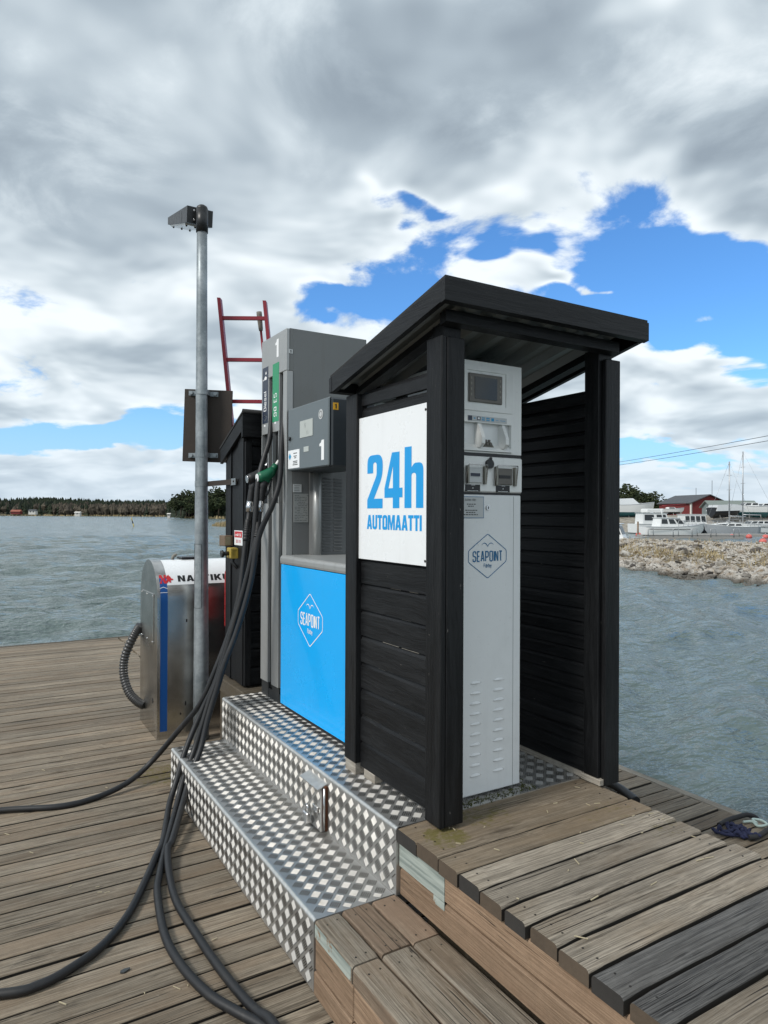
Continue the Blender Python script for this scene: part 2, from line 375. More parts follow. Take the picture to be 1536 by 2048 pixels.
def wood(name, ax, c_lo, c_hi, c_br, dark=.0, moss=False, bump=.5, rough=.75, contrast=1., tint=.25, wet=None):
    """weathered board; ax = axis along the grain"""
    m, n = mat(name)
    rnd = n.add('ShaderNodeObjectInfo').outputs['Random']
    tc = n.add('ShaderNodeTexCoord').outputs['Object']
    v = n.vmath('ADD', tc, n.vmath('SCALE', (13.7, 17.3, 29.1), scale=n.math('MULTIPLY', rnd, 9.0)))
    def st(a, b): return tuple(a if i == ax else b for i in range(3))
    wob = n.add('ShaderNodeTexNoise', {'Vector': n.vmath('MULTIPLY', v, st(3., 14.)), 'Scale': 1.0, 'Detail': 2.0}).outputs[1]
    # knots bend the grain
    kv = n.vmath('MULTIPLY', v, st(2.6, 11.))
    vor = n.add('ShaderNodeTexVoronoi', {'Vector': kv, 'Scale': 1.0, 'Randomness': 1.0})
    gate = n.math('GREATER_THAN', n.add('ShaderNodeSeparateXYZ', {0: vor.outputs['Color']}).outputs[0], .66)
    kd = n.math('ADD', vor.outputs['Distance'], n.math('MULTIPLY', n.math('SUBTRACT', 1.0, gate), 3.0))
    knot = n.smooth(kd, .22, .04)
    halo = n.smooth(kd, .55, .08)
    vw = n.vmath('ADD', v, n.vmath('SCALE', n.vmath('SUBTRACT', wob, (.5, .5, .5)), scale=n.math('ADD', .012, n.math('MULTIPLY', halo, .05))))
    g1 = n.noise(n.vmath('MULTIPLY', vw, st(5., 330.)), 1.0, 4, .62)
    g2 = n.noise(n.vmath('MULTIPLY', vw, st(2.2, 95.)), 1.0, 4, .6)
    g3 = n.noise(n.vmath('MULTIPLY', v, st(1.6, 7.)), 1.0, 4, .6)
    fine = n.noise(v, 300., 2, .6)
    crack = n.math('MULTIPLY', n.smooth(n.noise(n.vmath('MULTIPLY', vw, st(.9, 170.)), 1.0, 2, .5), .37, .325), n.smooth(n.noise(n.vmath('MULTIPLY', v, st(1.1, 5.)), 1.0, 2), .44, .60))
    grain = n.math('ADD', n.math('MULTIPLY', g1, .72), n.math('MULTIPLY', g2, .28))
    base = n.mix(n.math('ADD', .18, n.math('MULTIPLY', n.smooth(grain, .38, .60), .82)), c_lo, c_hi)
    streak = n.smooth(n.noise(n.vmath('MULTIPLY', vw, st(1.2, 55.)), 1.0, 3, .6), .50, .68)
    base = n.mix(n.math('MULTIPLY', streak, .30), base, n.vmath('SCALE', c_lo, scale=.75))
    pale = n.smooth(n.noise(n.vmath('MULTIPLY', vw, st(3.0, 120.)), 1.0, 3, .6), .56, .70)
    base = n.mix(n.math('MULTIPLY', pale, .40), base, n.vmath('SCALE', c_hi, scale=1.45))
    base = n.mix(n.math('MULTIPLY', n.smooth(g3, .40, .66), tint*2), base, c_br)
    rr = n.math('ADD', .80, n.math('MULTIPLY', rnd, .40))
    base = n.vmath('SCALE', base, scale=n.math('MULTIPLY', rr, n.math('ADD', .80, n.math('MULTIPLY', n.noise(v, 40., 4, .7), .40))))
    base = n.mix(n.math('MULTIPLY', knot, .75), base, tuple(a*.35 for a in c_br))
    base = n.mix(n.math('MULTIPLY', crack, .92), base, (.010, .008, .007))
    big_ = n.noise(n.add('ShaderNodeNewGeometry').outputs['Position'], 1.7, 4, .6)
    base = n.vmath('SCALE', base, scale=n.math('ADD', .72, n.math('MULTIPLY', big_, .56)))
    spk = n.smooth(n.noise(v, 75., 3, .6), .70, .76)
    base = n.mix(n.math('MULTIPLY', spk, .35), base, n.vmath('SCALE', c_hi, scale=1.6))
    if moss:
        gp = n.add('ShaderNodeNewGeometry').outputs['Position']
        mk = None
        for (x, y, r, a) in moss:
            dd = n.vmath('DISTANCE', n.vmath('MULTIPLY', gp, (1, 1, 0)), (x, y, 0), out=1)
            t = n.math('MULTIPLY', n.smooth(dd, r, r*.15), a); mk = t if mk is None else n.math('MAXIMUM', mk, t)
        mn = n.smooth(n.math('ADD', n.noise(gp, 34., 5, .75), n.math('MULTIPLY', mk, .50)), .80, 1.02)
        base = n.mix(n.math('MULTIPLY', mn, .8), base, (.115, .10, .022))
    if dark: base = n.vmath('SCALE', base, scale=1-dark)
    h = n.math('SUBTRACT', n.math('ADD', n.math('MULTIPLY', grain, 1.0), n.math('MULTIPLY', fine, .18)), n.math('MULTIPLY', crack, 1.2))
    bp = n.add('ShaderNodeBump', {'Height': h, 'Strength': bump, 'Distance': .006})
    finish(n, **{'Base Color': base, 'Roughness': n.math('ADD', rough-.08, n.math('MULTIPLY', g2, .2)), 'Specular IOR Level': .25, 'Normal': bp.outputs[0]})
    return m
def black_wood(name, ax):
    m, n = mat(name)
    rnd = n.add('ShaderNodeObjectInfo').outputs['Random']
    tc = n.add('ShaderNodeTexCoord').outputs['Object']
    v = n.vmath('ADD', tc, n.vmath('SCALE', (13.7, 17.3, 29.1), scale=n.math('MULTIPLY', rnd, 9.0)))
    def st(a, b): return tuple(a if i == ax else b for i in range(3))
    wob = n.add('ShaderNodeTexNoise', {'Vector': n.vmath('MULTIPLY', v, st(4., 12.)), 'Scale': 1.0, 'Detail': 2.0}).outputs[1]
    vw = n.vmath('ADD', v, n.vmath('SCALE', n.vmath('SUBTRACT', wob, (.5, .5, .5)), scale=.05))
    g1 = n.noise(n.vmath('MULTIPLY', vw, st(2.5, 110.)), 1.0, 5, .65)
    g2 = n.noise(n.vmath('MULTIPLY', vw, st(2., 24.)), 1.0, 4, .6)
    g3 = n.noise(v, 9., 4, .6)
    c = n.mix(n.smooth(n.math('ADD', n.math('MULTIPLY', g1, .5), n.math('MULTIPLY', g2, .5)), .36, .66), (.0042, .0044, .005), (.0145, .0153, .0165))
    c = n.vmath('SCALE', c, scale=n.math('ADD', .7, n.math('MULTIPLY', n.math('ADD', rnd, g3), .35)))
    chip = n.math('MULTIPLY', n.smooth(n.noise(n.vmath('MULTIPLY', v, st(22., 90.)), 1.0, 3, .6), .71, .75), n.smooth(g3, .45, .62))
    c = n.mix(n.math('MULTIPLY', chip, .6), c, (.30, .28, .25))
    bp = n.add('ShaderNodeBump', {'Height': n.math('ADD', g1, n.math('MULTIPLY', g2, .5)), 'Strength': .45, 'Distance': .004})
    finish(n, **{'Base Color': c, 'Roughness': n.math('ADD', .34, n.math('MULTIPLY', g2, .28)), 'Specular IOR Level': .24, 'Normal': bp.outputs[0]})
    return m
MOSS = [(1.40, 1.92, .17, 1.0), (1.62, 2.02, .30, .75), (2.05, 1.78, .34, .55), (2.15, 1.60, .25, .6), (1.75, 1.72, .3, .3)]
wood('deck_wood', 0, (.075, .060, .044), (.275, .232, .176), (.195, .140, .092), tint=.26, moss=[(1.02, 4.3, .5, .8), (1.3, 4.45, .5, .8), (.7, 5.0, .5, .45), (2.5, 1.9, .5, .4)])
wood('upper_deck_wood', 0, (.11, .092, .070), (.35, .305, .245), (.21, .155, .10), tint=.22, moss=MOSS, bump=.8)
wood('upper_deck_wood_brown', 0, (.085, .066, .046), (.215, .175, .128), (.17, .125, .080), tint=.35, moss=MOSS, bump=.6)
wood('upper_deck_wood_dark', 0, (.030, .029, .029), (.155, .15, .142), (.075, .07, .064), tint=.3, bump=.8)
wood('step_wood', 1, (.11, .092, .07), (.29, .255, .205), (.20, .14, .09), tint=.25, bump=.7)
wood('step_wood_brown', 1, (.10, .072, .050), (.24, .185, .135), (.20, .140, .098), tint=.4, bump=.5)
wood('riser_wood', 1, (.14, .090, .056), (.28, .195, .13), (.24, .16, .105), tint=.35, bump=.35)
wood('raw_wood_block', 1, (.22, .20, .17), (.42, .39, .34), (.30, .25, .19), tint=.2, bump=.4)
wood('rough_beam', 0, (.05, .042, .03), (.13, .11, .085), (.10, .08, .05), tint=.3, bump=.6)
wood('edge_beam_wood', 1, (.16, .14, .11), (.36, .33, .28), (.25, .2, .15), tint=.2, bump=.5)
for a, nm in enumerate('xyz'): black_wood('black_wood_'+nm, a)
def paint_remnant():
    m, n = mat('paint_remnant'); _, v = objvec(n, rnd=False)
    g = n.noise(n.vmath('MULTIPLY', v, (40, 3, 60)), 1.0, 4, .6); b = n.noise(v, 14., 5, .7)
    c = n.mix(n.smooth(g, .35, .65), (.20, .235, .215), (.38, .42, .38))
    c = n.mix(n.smooth(b, .60, .66), c, (.22, .135, .075))
    finish(n, **{'Base Color': c, 'Roughness': .7, 'Normal': n.add('ShaderNodeBump', {'Height': g, 'Strength': .4, 'Distance': .003}).outputs[0]})
paint_remnant()
simple('alu_sheet', (.54, .53, .51), .50, .9, var=.3, scale=7, bump=.15, rvar=.12, dirt=.35)
simple('alu_bar', (.235, .232, .222), .50, 1., var=.5, scale=9, rvar=.14, dirt=.6)
simple('alu_nose', (.62, .62, .60), .52, 1., var=.3, scale=50, bump=.6)
def galv():
    m, n = mat('galvanised_steel'); _, v = objvec(n)
    a = n.add('ShaderNodeTexVoronoi', {'Vector': v, 'Scale': 60.}).outputs['Color']; g = n.noise(v, 7., 5, .65); fl = n.noise(n.vmath('MULTIPLY', v, (30, 30, 3)), 1.0, 4)
    c = n.mix(n.smooth(g, .35, .7), (.22, .25, .265), (.38, .415, .43)); c = n.vmath('SCALE', c, scale=n.math('ADD', .90, n.math('MULTIPLY', n.add('ShaderNodeRGBToBW', {0: a}).outputs[0], .2)))
    c = n.mix(n.math('MULTIPLY', n.smooth(fl, .55, .75), .35), c, (.48, .52, .54))
    finish(n, **{'Base Color': c, 'Metallic': .55, 'Roughness': n.math('ADD', .38, n.math('MULTIPLY', g, .25)), 'Normal': n.add('ShaderNodeBump', {'Height': n.noise(v, 90., 3), 'Strength': .06, 'Distance': .003}).outputs[0]})
galv()
def brushed():
    m, n = mat('brushed_steel'); _, v = objvec(n)
    g = n.noise(n.vmath('MULTIPLY', v, (4, 4, 300)), 1.0, 3, .6); b = n.noise(v, 5., 4, .6); dr = n.noise(n.vmath('MULTIPLY', v, (26, 26, 1.5)), 1.0, 4)
    c = n.mix(n.smooth(b, .3, .7), (.44, .43, .41), (.60, .59, .57)); c = n.mix(n.math('MULTIPLY', n.smooth(dr, .5, .8), .3), c, (.34, .32, .29))
    spk = n.smooth(n.noise(v, 130., 2), .70, .76); c = n.mix(n.math('MULTIPLY', spk, .4), c, (.5, .48, .42))
    finish(n, **{'Base Color': c, 'Metallic': 1., 'Roughness': n.math('ADD', .19, n.math('MULTIPLY', b, .12)), 'Anisotropic': .5, 'Normal': n.add('ShaderNodeBump', {'Height': g, 'Strength': .05, 'Distance': .002}).outputs[0]})
brushed()
simple('pump_grey', (.150, .158, .156), .42, 0., var=.18, scale=6, rvar=.08, coat=.1, dirt=.3)
simple('pump_silver', (.37, .378, .372), .38, .35, var=.1, scale=30, rvar=.06, dirt=.2)
simple('pump_dark', (.022, .024, .025), .5, 0., var=.2)
simple('display_grey', (.120, .146, .158), .4, 0., var=.08, scale=30, rvar=.06, dirt=.15)
simple('display_dark', (.020, .026, .031), .38, 0., var=.08, rvar=.05)
simple('recess_grey', (.15, .155, .155), .45, 0., var=.1, scale=14)
simple('lcd', (.42, .45, .42), .18, 0., var=.05, rvar=.03)
simple('lcd_digit', (.25, .27, .25), .3, 0.)
simple('blue_panel', (.0, .42, .95), .26, 0., var=.06, scale=4, rvar=.08, spec=.5, dirt=.08, coat=.3)
simple('sign_white', (.83, .85, .86), .28, 0., var=.04, scale=8, rvar=.06, dirt=.07)
simple('sign_blue', (.0, .32, .74), .35, 0., var=.03)
simple('logo_blue', (.022, .14, .30), .35, 0., var=.03)
simple('white_print', (.86, .87, .87), .35, 0., var=.03)
simple('black_print', (.012, .012, .013), .4, 0., var=.05)
simple('navy_print', (.018, .026, .05), .35, 0., var=.05)
simple('green_print', (.006, .27, .11), .35, 0., var=.04)
simple('yellow_print', (.72, .37, .01), .35, 0., var=.04)
simple('red_print', (.55, .025, .03), .35, 0., var=.05)
simple('paper', (.52, .54, .54), .5, 0., var=.08, scale=60)
simple('paper_grey', (.33, .34, .33), .35, .2, var=.12, scale=80)
simple('grey_print', (.10, .105, .105), .5, 0.)
simple('blue_print', (.02, .30, .55), .4, 0.)
simple('terminal_grey', (.78, .80, .80), .40, 0., var=.05, scale=24, rvar=.06, dirt=.14)
simple('terminal_white', (.82, .83, .81), .42, 0., var=.05, scale=24, dirt=.16)
simple('bezel', (.14, .13, .115), .45, .3, var=.08)
simple('screen_glass', (.008, .016, .018), .08, 0., var=.05, rvar=.02)
simple('keypad_metal', (.23, .22, .19), .4, .6, var=.25, scale=120)
simple('chrome', (.62, .62, .62), .22, 1., var=.1)
simple('rubber', (.0105, .011, .0125), .52, 0., var=.4, scale=26, bump=.15, rvar=.16, dirt=.18)
simple('rubber_grip', (.012, .012, .013), .5, 0., var=.2)
simple('green_nozzle', (.005, .115, .055), .42, 0., var=.15, scale=50, bump=.1)
simple('white_spout', (.80, .80, .77), .4, 0.)
simple('black_plastic', (.014, .015, .016), .42, 0., var=.2, scale=30, bump=.05)
simple('lamp_glass', (.55, .57, .57), .2, 0., var=.2, scale=60)
simple('plywood_dark', (.033, .024, .018), .7, 0., var=.5, scale=40, bump=.3)
simple('ladder_red', (.25, .020, .032), .42, .2, var=.2, scale=22, rvar=.1)
simple('extinguisher_red', (.50, .015, .015), .28, 0., var=.05)
simple('foam_grey', (.20, .19, .165), .8, 0., var=.2, scale=60, bump=.2)
simple('yellow_plastic', (.40, .29, .05), .45, 0., var=.22, scale=60)
simple('brown_plastic', (.155, .105, .065), .5, 0., var=.25, scale=50)
simple('faded_label', (.20, .185, .12), .5, 0., var=.15, scale=120)
simple('stripe_blue', (.008, .085, .31), .33, 0., var=.08, scale=60)
simple('roof_sheet', (.20, .215, .215), .45, .3, var=.15)
simple('felt', (.02, .021, .022), .85, 0., var=.3, scale=80, bump=.3)
simple('rope_navy', (.008, .012, .045), .85, 0., var=.35, scale=200, bump=.4)
simple('rope_black', (.012, .012, .014), .8, 0., var=.3, scale=150, bump=.4)
simple('rope_pale', (.33, .42, .40), .8, 0., var=.3, scale=150, bump=.4)
simple('conduit_grey', (.055, .055, .055), .38, .3, var=.2, scale=60)
simple('rust', (.12, .045, .02), .8, .3, var=.4, scale=60)
simple('board_edge', (.020, .017, .0135), .8, 0., var=.4, scale=20)
simple('end_grain', (.085, .062, .042), .85, 0., var=.55, scale=45, bump=.5)
simple('end_grain_dark', (.030, .027, .024), .85, 0., var=.5, scale=45, bump=.5)
simple('moss', (.065, .070, .018), .9, 0., var=.35, scale=60)
simple('slate', (.045, .05, .052), .6, 0., var=.2)
simple('screw_dark', (.05, .045, .04), .5, .7, var=.3)
simple('straw_litter', (.42, .36, .24), .8, 0., var=.2)

# ------------------------------------------------------------------ boards
def plank_mesh(name, L, W, T, ax, segs=4, amp=.002, rad=.006, seed=0, ends=0.0):
    rg = random.Random(seed); v = []; f = []
    for i in range(segs+1):
        t = -L/2+L*i/segs
        da, db, dz = rg.uniform(-amp, amp), rg.uniform(-amp, amp), rg.uniform(-amp, amp)*.5
        w0, w1 = -W/2+da, W/2+db; e = rad*(2.0 if ends and i in (0, segs) else 1)
        ring = [(w0, -T), (w1, -T), (w1, -e+dz), (w1-e*.35, -e*.3+dz), (w1-e, dz), (w0+e, dz), (w0+e*.35, -e*.3+dz), (w0, -e+dz)]
        for (a, b) in ring: v.append((t, a, b) if ax == 0 else (-a, t, b))
    n = 8
    for i in range(segs):
        for k in range(n): f.append((i*n+k, (i+1)*n+k, (i+1)*n+(k+1) % n, i*n+(k+1) % n))
    f.append(tuple(range(n))); f.append(tuple(range(segs*n, segs*n+n))[::-1])
    me = bpy.data.meshes.new(name); me.from_pydata(v, [], f)
    for i in range(segs):
        for k in (1, 7): me.polygons[i*n+k].material_index = 1
    for k in (0, 1): me.polygons[segs*n+k].material_index = 2
    bm = bmesh.new(); bm.from_mesh(me); bmesh.ops.recalc_face_normals(bm, faces=bm.faces); bm.to_mesh(me); bm.free()
    return me
def board_mats(me, top, end):
    for nm in (top, 'board_edge', end): me.materials.append(MATS[nm])
M = MATS
# lower deck: boards across, on joists
jb = B()
for x in np.arange(-5.2, 3.5, .6): jb.box(x, x+.05, .2, 9.26, -.20, -.047)
deck = tag(jb.obj('deck', M['rough_beam']), 'weathered grey-brown boardwalk of the fuel jetty', None, None, 'structure')
PITCH = .1083
variants = {}
def deck_board(key, L, seed):
    if key not in variants: variants[key] = plank_mesh('board', L, .0965, .045, 0, 8, .0018, .0035, seed); board_mats(variants[key], 'deck_wood', 'deck_wood')
    return variants[key]
k = 0
for i in range(-24, 60):
    y = 2.909+PITCH*(i+.5)+random.uniform(-.0015, .0015)
    if y > 9.33: break
    dz = random.uniform(-.0025, .001); rot = (0, 0, random.uniform(-.0004, .0004))
    link('board', deck_board(('L', i % 6), 7.1, 11+i % 6), None, deck, (-1.97+random.uniform(-.01, .01), y, dz), rot)
    if y < 4.6: link('board', deck_board(('R', i % 4), 1.90, 31+i % 4), None, deck, (2.548+random.uniform(-.006, .006), y, dz), None)
    else: link('board', deck_board(('F', i % 3), 2.30, 41+i % 3), None, deck, (2.748, y, dz), None)
eb = B().box(3.508, 3.572, .2, 4.9, -.16, -.004, .006); eb.obj('edge_beam', M['edge_beam_wood'], deck)
eb = B().box(-5.5, 3.9, 9.36, 9.43, -.16, -.01, .006); eb.obj('edge_beam', M['rough_beam'], deck)
for (x, y) in ((-3, 9.2), (.5, 9.2), (3.2, 9.2), (3.3, 4.6), (3.3, 1.2)):
    B().tube([(x, y, -2.5), (x, y, -.2)], .11, 12).obj('pile', M['rough_beam'], deck)

# upper deck
ub = B()
for x in (1.42, 1.75, 2.10): ub.box(x, x+.05, -.6, 2.05, .05, .435)
updeck = tag(ub.obj('upper_deck', M['rough_beam']), 'raised boardwalk of thick grey planks in front of the payment kiosk', None, None, 'structure')
edges = [2.061, 1.935, 1.809, 1.702, 1.598, 1.489, 1.392, 1.281, 1.169, 1.061]
while edges[-1] > -.6: edges.append(edges[-1]-.109)
kinds = ['upper_deck_wood_brown', 'upper_deck_wood_brown', 'upper_deck_wood_brown', 'upper_deck_wood', 'upper_deck_wood', 'upper_deck_wood', 'upper_deck_wood', 'upper_deck_wood', 'upper_deck_wood_dark', 'upper_deck_wood_dark']
screw_me = B().tube([(0, 0, -.002), (0, 0, .0006)], .0032, 8, sm=False).obj('tmp', M['screw_dark'])
screw_mesh = screw_me.data; bpy.data.objects.remove(screw_me)
def screws(par, pts):
    for p in pts: link('screw', screw_mesh, None, par, p)
for i in range(len(edges)-1):
    y1, y0 = edges[i], edges[i+1]; gap = .003 if i < 2 else (.006 if i < 4 else .0135)
    W = y1-y0-gap; L = .918+random.uniform(-.006, .006)
    kd = kinds[i] if i < len(kinds) else random.choice(kinds[4:])
    me = plank_mesh('plank', L, W, .043 if i > 3 else .048, 0, 14, .0013, .0045 if i > 2 else .004, 60+i, 1); board_mats(me, kd, 'end_grain_dark' if i in (0, 3, 5, 8) else 'end_grain')
    xc = 1.292+random.uniform(-.004, .006)+L/2
    p = link('plank', me, None, updeck, (xc, (y0+y1)/2, .487+random.uniform(-.002, .002)))
    screws(p, [(-L/2+.055+random.uniform(-.01, .01), s*W*.25+random.uniform(-.005, .005), .0005) for s in (-1, 1)]+[(L/2-.06, s*W*.22, .0005) for s in (-1, 1)])
for (z0, z1, nm) in ((.247, .343, 'riser_wood'), (.350, .442, 'riser_wood')):
    b = B().box(1.303, 1.345, -.6, 2.058, z0, z1, .006); b.obj('riser_board', M[nm], updeck)
B().box(1.3005, 1.3028, 1.785, 2.056, .352, .437).obj('paint_remnant', M['paint_remnant'], updeck)
B().box(1.3005, 1.3028, 1.785, 1.845, .325, .3505).obj('paint_remnant', M['paint_remnant'], updeck)
B().box(2.165, 2.195, -.6, 2.0, .03, .435, .003).obj('side_board', M['rough_beam'], updeck)

# lower wooden step
wstep = thing('wooden_step', 'low wooden step of thick brown planks beside the metal tread-plate step', 'step', (1.14, 1.0, 0))
def wplank(x0, x1, y0, y1, z0, z1, mn, seed, rad=.008):
    W = x1-x0; L = y1-y0
    me = plank_mesh('plank', L, W, z1-z0, 1, 10, .0012, rad*.6, seed, 1); [me.materials.append(M[q]) for q in (mn, 'step_wood_brown', mn)]
    p = link('plank', me, None, wstep, Vector(((x0+x1)/2, (y0+y1)/2, z1))-base_of(wstep))
    return p, W, L
for (x0, x1, mA, mB) in ((.979, 1.073, 'step_wood', 'step_wood'), (1.081, 1.189, 'step_wood_brown', 'step_wood'), (1.197, 1.300, 'step_wood_brown', 'step_wood')):
    p, W, L = wplank(x0, x1, 1.809, 2.072, .188, .243+random.uniform(-.001, .002), mA, int(x0*1000))
    screws(p, [(W*.22, L/2-.03, .0003), (-W*.22, L/2-.04, .0003), (W*.2, -L/2+.035, .0003), (-W*.2, -L/2+.03, .0003)])
    p, W, L = wplank(x0, x1, -.5, 1.804, .188, .241+random.uniform(-.001, .002), mB, int(x0*1000)+5)
    screws(p, [(W*.22, L/2-.045, .0003), (-W*.22, L/2-.05, .0003)])
for (y0, y1) in ((1.808, 2.073), (-.5, 1.803)):
    B().box(.981, 1.02, y0, y1, .083, .185, .003).obj('riser_board', M['riser_wood'], wstep)
    B().box(.975, 1.02, y0, y1, .001, .079, .004).obj('riser_board', M['riser_wood'], wstep)
B().box(.9765, .9785, 1.815, 2.068, .193, .235).obj('paint_remnant', M['paint_remnant'], wstep)
wb = B(); wb.box(1.1, 1.15, -.5, 2.06, .0, .185); wb.box(1.2, 1.25, -.5, 2.06, .0, .185); wb.obj('bearer', M['rough_beam'], wstep)

# ------------------------------------------------------------------ tread-plate steps
def bar_field(bb, fn, u0, u1, v0, v1, nrm_sign=1, skip=None, off=(0, 0)):
    """five-bar tread pattern, real raised bars; fn(u, v, h) -> point h metres proud of the sheet"""
    P = .0605; L = .0178; wd = .0024; hh = .0027
    prof = [(-1, 0, 0), (-.72, 1, .0), (-.72, 0, 1), (-.72, -1, 0), (.72, 1, 0), (.72, 0, 1), (.72, -1, 0), (1, 0, 0)]
    fc = [(0, 1, 2), (0, 2, 3), (1, 4, 5, 2), (2, 5, 6, 3), (4, 7, 5), (5, 7, 6)]
    nu = int((u1-u0)/P)+2; nv = int((v1-v0)/P)+2
    s = .70711
    for i in range(-1, nu):
        for j in range(-1, nv):
            for t in (0, 1):
                cu = u0+off[0]+(i+.5*t)*P; cv = v0+off[1]+(j+.5*t)*P
                du, dv = (s, s) if t == 0 else (s, -s)
                for q in range(-2, 3):
                    bu = cu+q*.0074*-dv; bv = cv+q*.0074*du
                    if not (u0+.012 < bu < u1-.012 and v0+.012 < bv < v1-.012): continue
                    if skip and skip(bu, bv): continue
                    o = len(bb.v)
                    for (a, b, h) in prof:
                        bb.v.append(tuple(fn(bu+a*L*du-b*wd*dv, bv+a*L*dv+b*wd*du, h*hh)))
                    bb._f([[o+k for k in ff] for ff in fc], False)
def nosed_sheet(bb, X, zt, zb, xb, y0, y1, r=.012):
    """riser at X from zb up, folded over a rounded nose into a tread at zt running to xb"""
    pr = [(X, zb)]+[(X+r-r*cos(a), zt-r+r*sin(a)) for a in np.linspace(0, pi/2, 7)]+[(xb, zt)]
    o = len(bb.v); n = len(pr)
    bb.v += [(x, y0, z) for x, z in pr]+[(x, y1, z) for x, z in pr]
    bb._f([[o+i, o+i+1, o+n+i+1, o+n+i] for i in range(n-1)], False)
tstep = thing('tread_plate_step', 'two-tier checker plate aluminium step in front of the fuel pump', 'step', (1.3, 3.0, 0))
YA, YB = 2.078, 4.02
b = B(); nosed_sheet(b, .978, .243, .004, 1.2905, YA, YB); b.face([(.978, YB, .004), (1.2905, YB, .004), (1.2905, YB, .243), (.99, YB, .243), (.978, YB, .231)]); b.face([(.979, YA, .004), (1.29, YA, .004), (1.29, YA, .242), (.99, YA, .242), (.979, YA, .231)])
o = b.obj('lower_tread', M['alu_sheet'], tstep)
b = B(); bar_field(b, lambda u, v, h: (u, v, .2432+h), .99, 1.289, YA, YB, off=(.030, .046)); bar_field(b, lambda u, v, h: (.9778-h, u, v), YA, YB, .006, .232, off=(.042, .027))
bar_field(b, lambda u, v, h: (u, YB+.0002+h, v), .985, 1.285, .006, .238)
tag(b.obj('raised_bars', M['alu_bar'], o), kind='stuff')
b = B(); b.tube([(.9895, YA+.002, .2318), (.9895, YB-.002, .2318)], .0122, 14, False).obj('worn_nose', M['alu_nose'], o)
YC, YD = 2.063, 4.062
b = B(); nosed_sheet(b, 1.291, .485, .2435, 2.30, YC, YD); b.face([(1.2915, YD, .01), (2.26, YD, .01), (2.26, YD, .485), (1.3, YD, .485), (1.2915, YD, .473)])
o = b.obj('upper_tread', M['alu_sheet'], tstep)
B().box(1.2905, 2.258, YC-.003, YC-.0005, .246, .440).obj('end_plate', M['alu_sheet'], o)
hatch = (2.600, 2.805, .252, .452)
b = B(); bar_field(b, lambda u, v, h: (u, v, .4852+h), 1.303, 2.29, YC, YD, off=(.02, .015), skip=lambda u, v: 1.53 < u < 2.05 and 2.86 < v < 4.04)
bar_field(b, lambda u, v, h: (1.2908-h, u, v), YC, YD, .246, .474, off=(.035, .022), skip=lambda u, v: hatch[0] < u < hatch[1] and v < hatch[3])
bar_field(b, lambda u, v, h: (u, YD+.0002+h, v), 1.30, 2.2, .02, .47)
tag(b.obj('raised_bars', M['alu_bar'], o), kind='stuff')
B().tube([(1.3025, YC+.002, .4738), (1.3025, YD-.002, .4738)], .0122, 14, False).obj('worn_nose', M['alu_nose'], o)
# the little hatch in the upper riser
hb = B().box(1.266, 1.290, 2.628, 2.795, .2455, .43, .004); h = hb.obj('hatch', M['alu_sheet'], tstep)
hb = B(); bar_field(hb, lambda u, v, q: (1.2658-q, u, v), 2.628, 2.795, .246, .43, off=(.02, .03)); tag(hb.obj('raised_bars', M['alu_bar'], h), kind='stuff')
B().prism([(1.291, .455), (1.245, .437), (1.245, .433), (1.291, .449)], lambda u, v, w: (u, w, v), 2.615, 2.80).obj('rain_flap', M['alu_nose'], h)
B().box(1.276, 1.2895, 2.606, 2.6265, .255, .445, .002).obj('hinge', M['rust'], h)
B().tube([(1.272, 2.607, .26), (1.272, 2.607, .44)], .0045, 10).obj('hinge_pin', M['chrome'], h)
B().box(1.254, 1.267, 2.64, 2.69, .325, .352, .002).obj('hasp', M['chrome'], h)
pl = thing('padlock', 'small steel padlock hanging on the hatch of the metal step', 'padlock', (1.235, 2.695, .262))
B().box(1.223, 1.243, 2.678, 2.722, .272, .318, .004).obj('lock_body', M['chrome'], pl)
B().tube([(1.233, 2.686+.0, .316), (1.233, 2.686, .335)]+[(1.233, 2.700-.014*cos(a), .335+.014*sin(a)) for a in np.linspace(0, pi, 9)]+[(1.233, 2.714, .316)], .004, 8).obj('shackle', M['chrome'], pl)

# ------------------------------------------------------------------ payment kiosk
kio = thing('payment_kiosk', 'black painted timber kiosk with sloping roof sheltering the payment terminal', 'kiosk', (1.85, 2.3, .487))
def zr(y): return 2.390-.222*(y-1.85)
def slab(bb, x0, x1, y0, y1, a, c):
    bb.hull8([(x0, y0, zr(y0)+a), (x1, y0, zr(y0)+a), (x1, y1, zr(y1)+a), (x0, y1, zr(y1)+a), (x0, y0, zr(y0)+c), (x1, y0, zr(y0)+c), (x1, y1, zr(y1)+c), (x0, y1, zr(y1)+c)]); return bb
RX0, RX1, RY0, RY1 = 1.337, 2.368, 1.845, 2.712
roof = slab(B(), RX0+.004, RX1-.004, RY0+.004, RY1-.004, .001, .012).obj('roof', M['felt'], kio)
slab(B(), RX0, RX1, RY0, RY0+.024, -.073, .0).obj('fascia_board', M['black_wood_x'], roof)
slab(B(), RX0, RX1, RY1-.024, RY1, -.065, .0).obj('fascia_board', M['black_wood_x'], roof)
slab(B(), RX0+.001, RX0+.024, RY0+.0255, RY1-.0255, -.068, .0005).obj('fascia_board', M['black_wood_y'], roof)
slab(B(), RX1-.024, RX1-.001, RY0+.0255, RY1-.0255, -.068, .0005).obj('fascia_board', M['black_wood_y'], roof)
cb = B(); x = RX0+.026; xs = [x]; hs = [0]
while x < RX1-.14:
    for dx, h in ((.035, 0), (.022, 1), (.045, 1), (.022, 0)): x += dx; xs.append(x); hs.append(h)
o0 = len(cb.v)
for y in (RY0+.027, RY1-.027): cb.v += [(a, y, zr(y)-.052+.030*h_) for a, h_ in zip(xs, hs)]
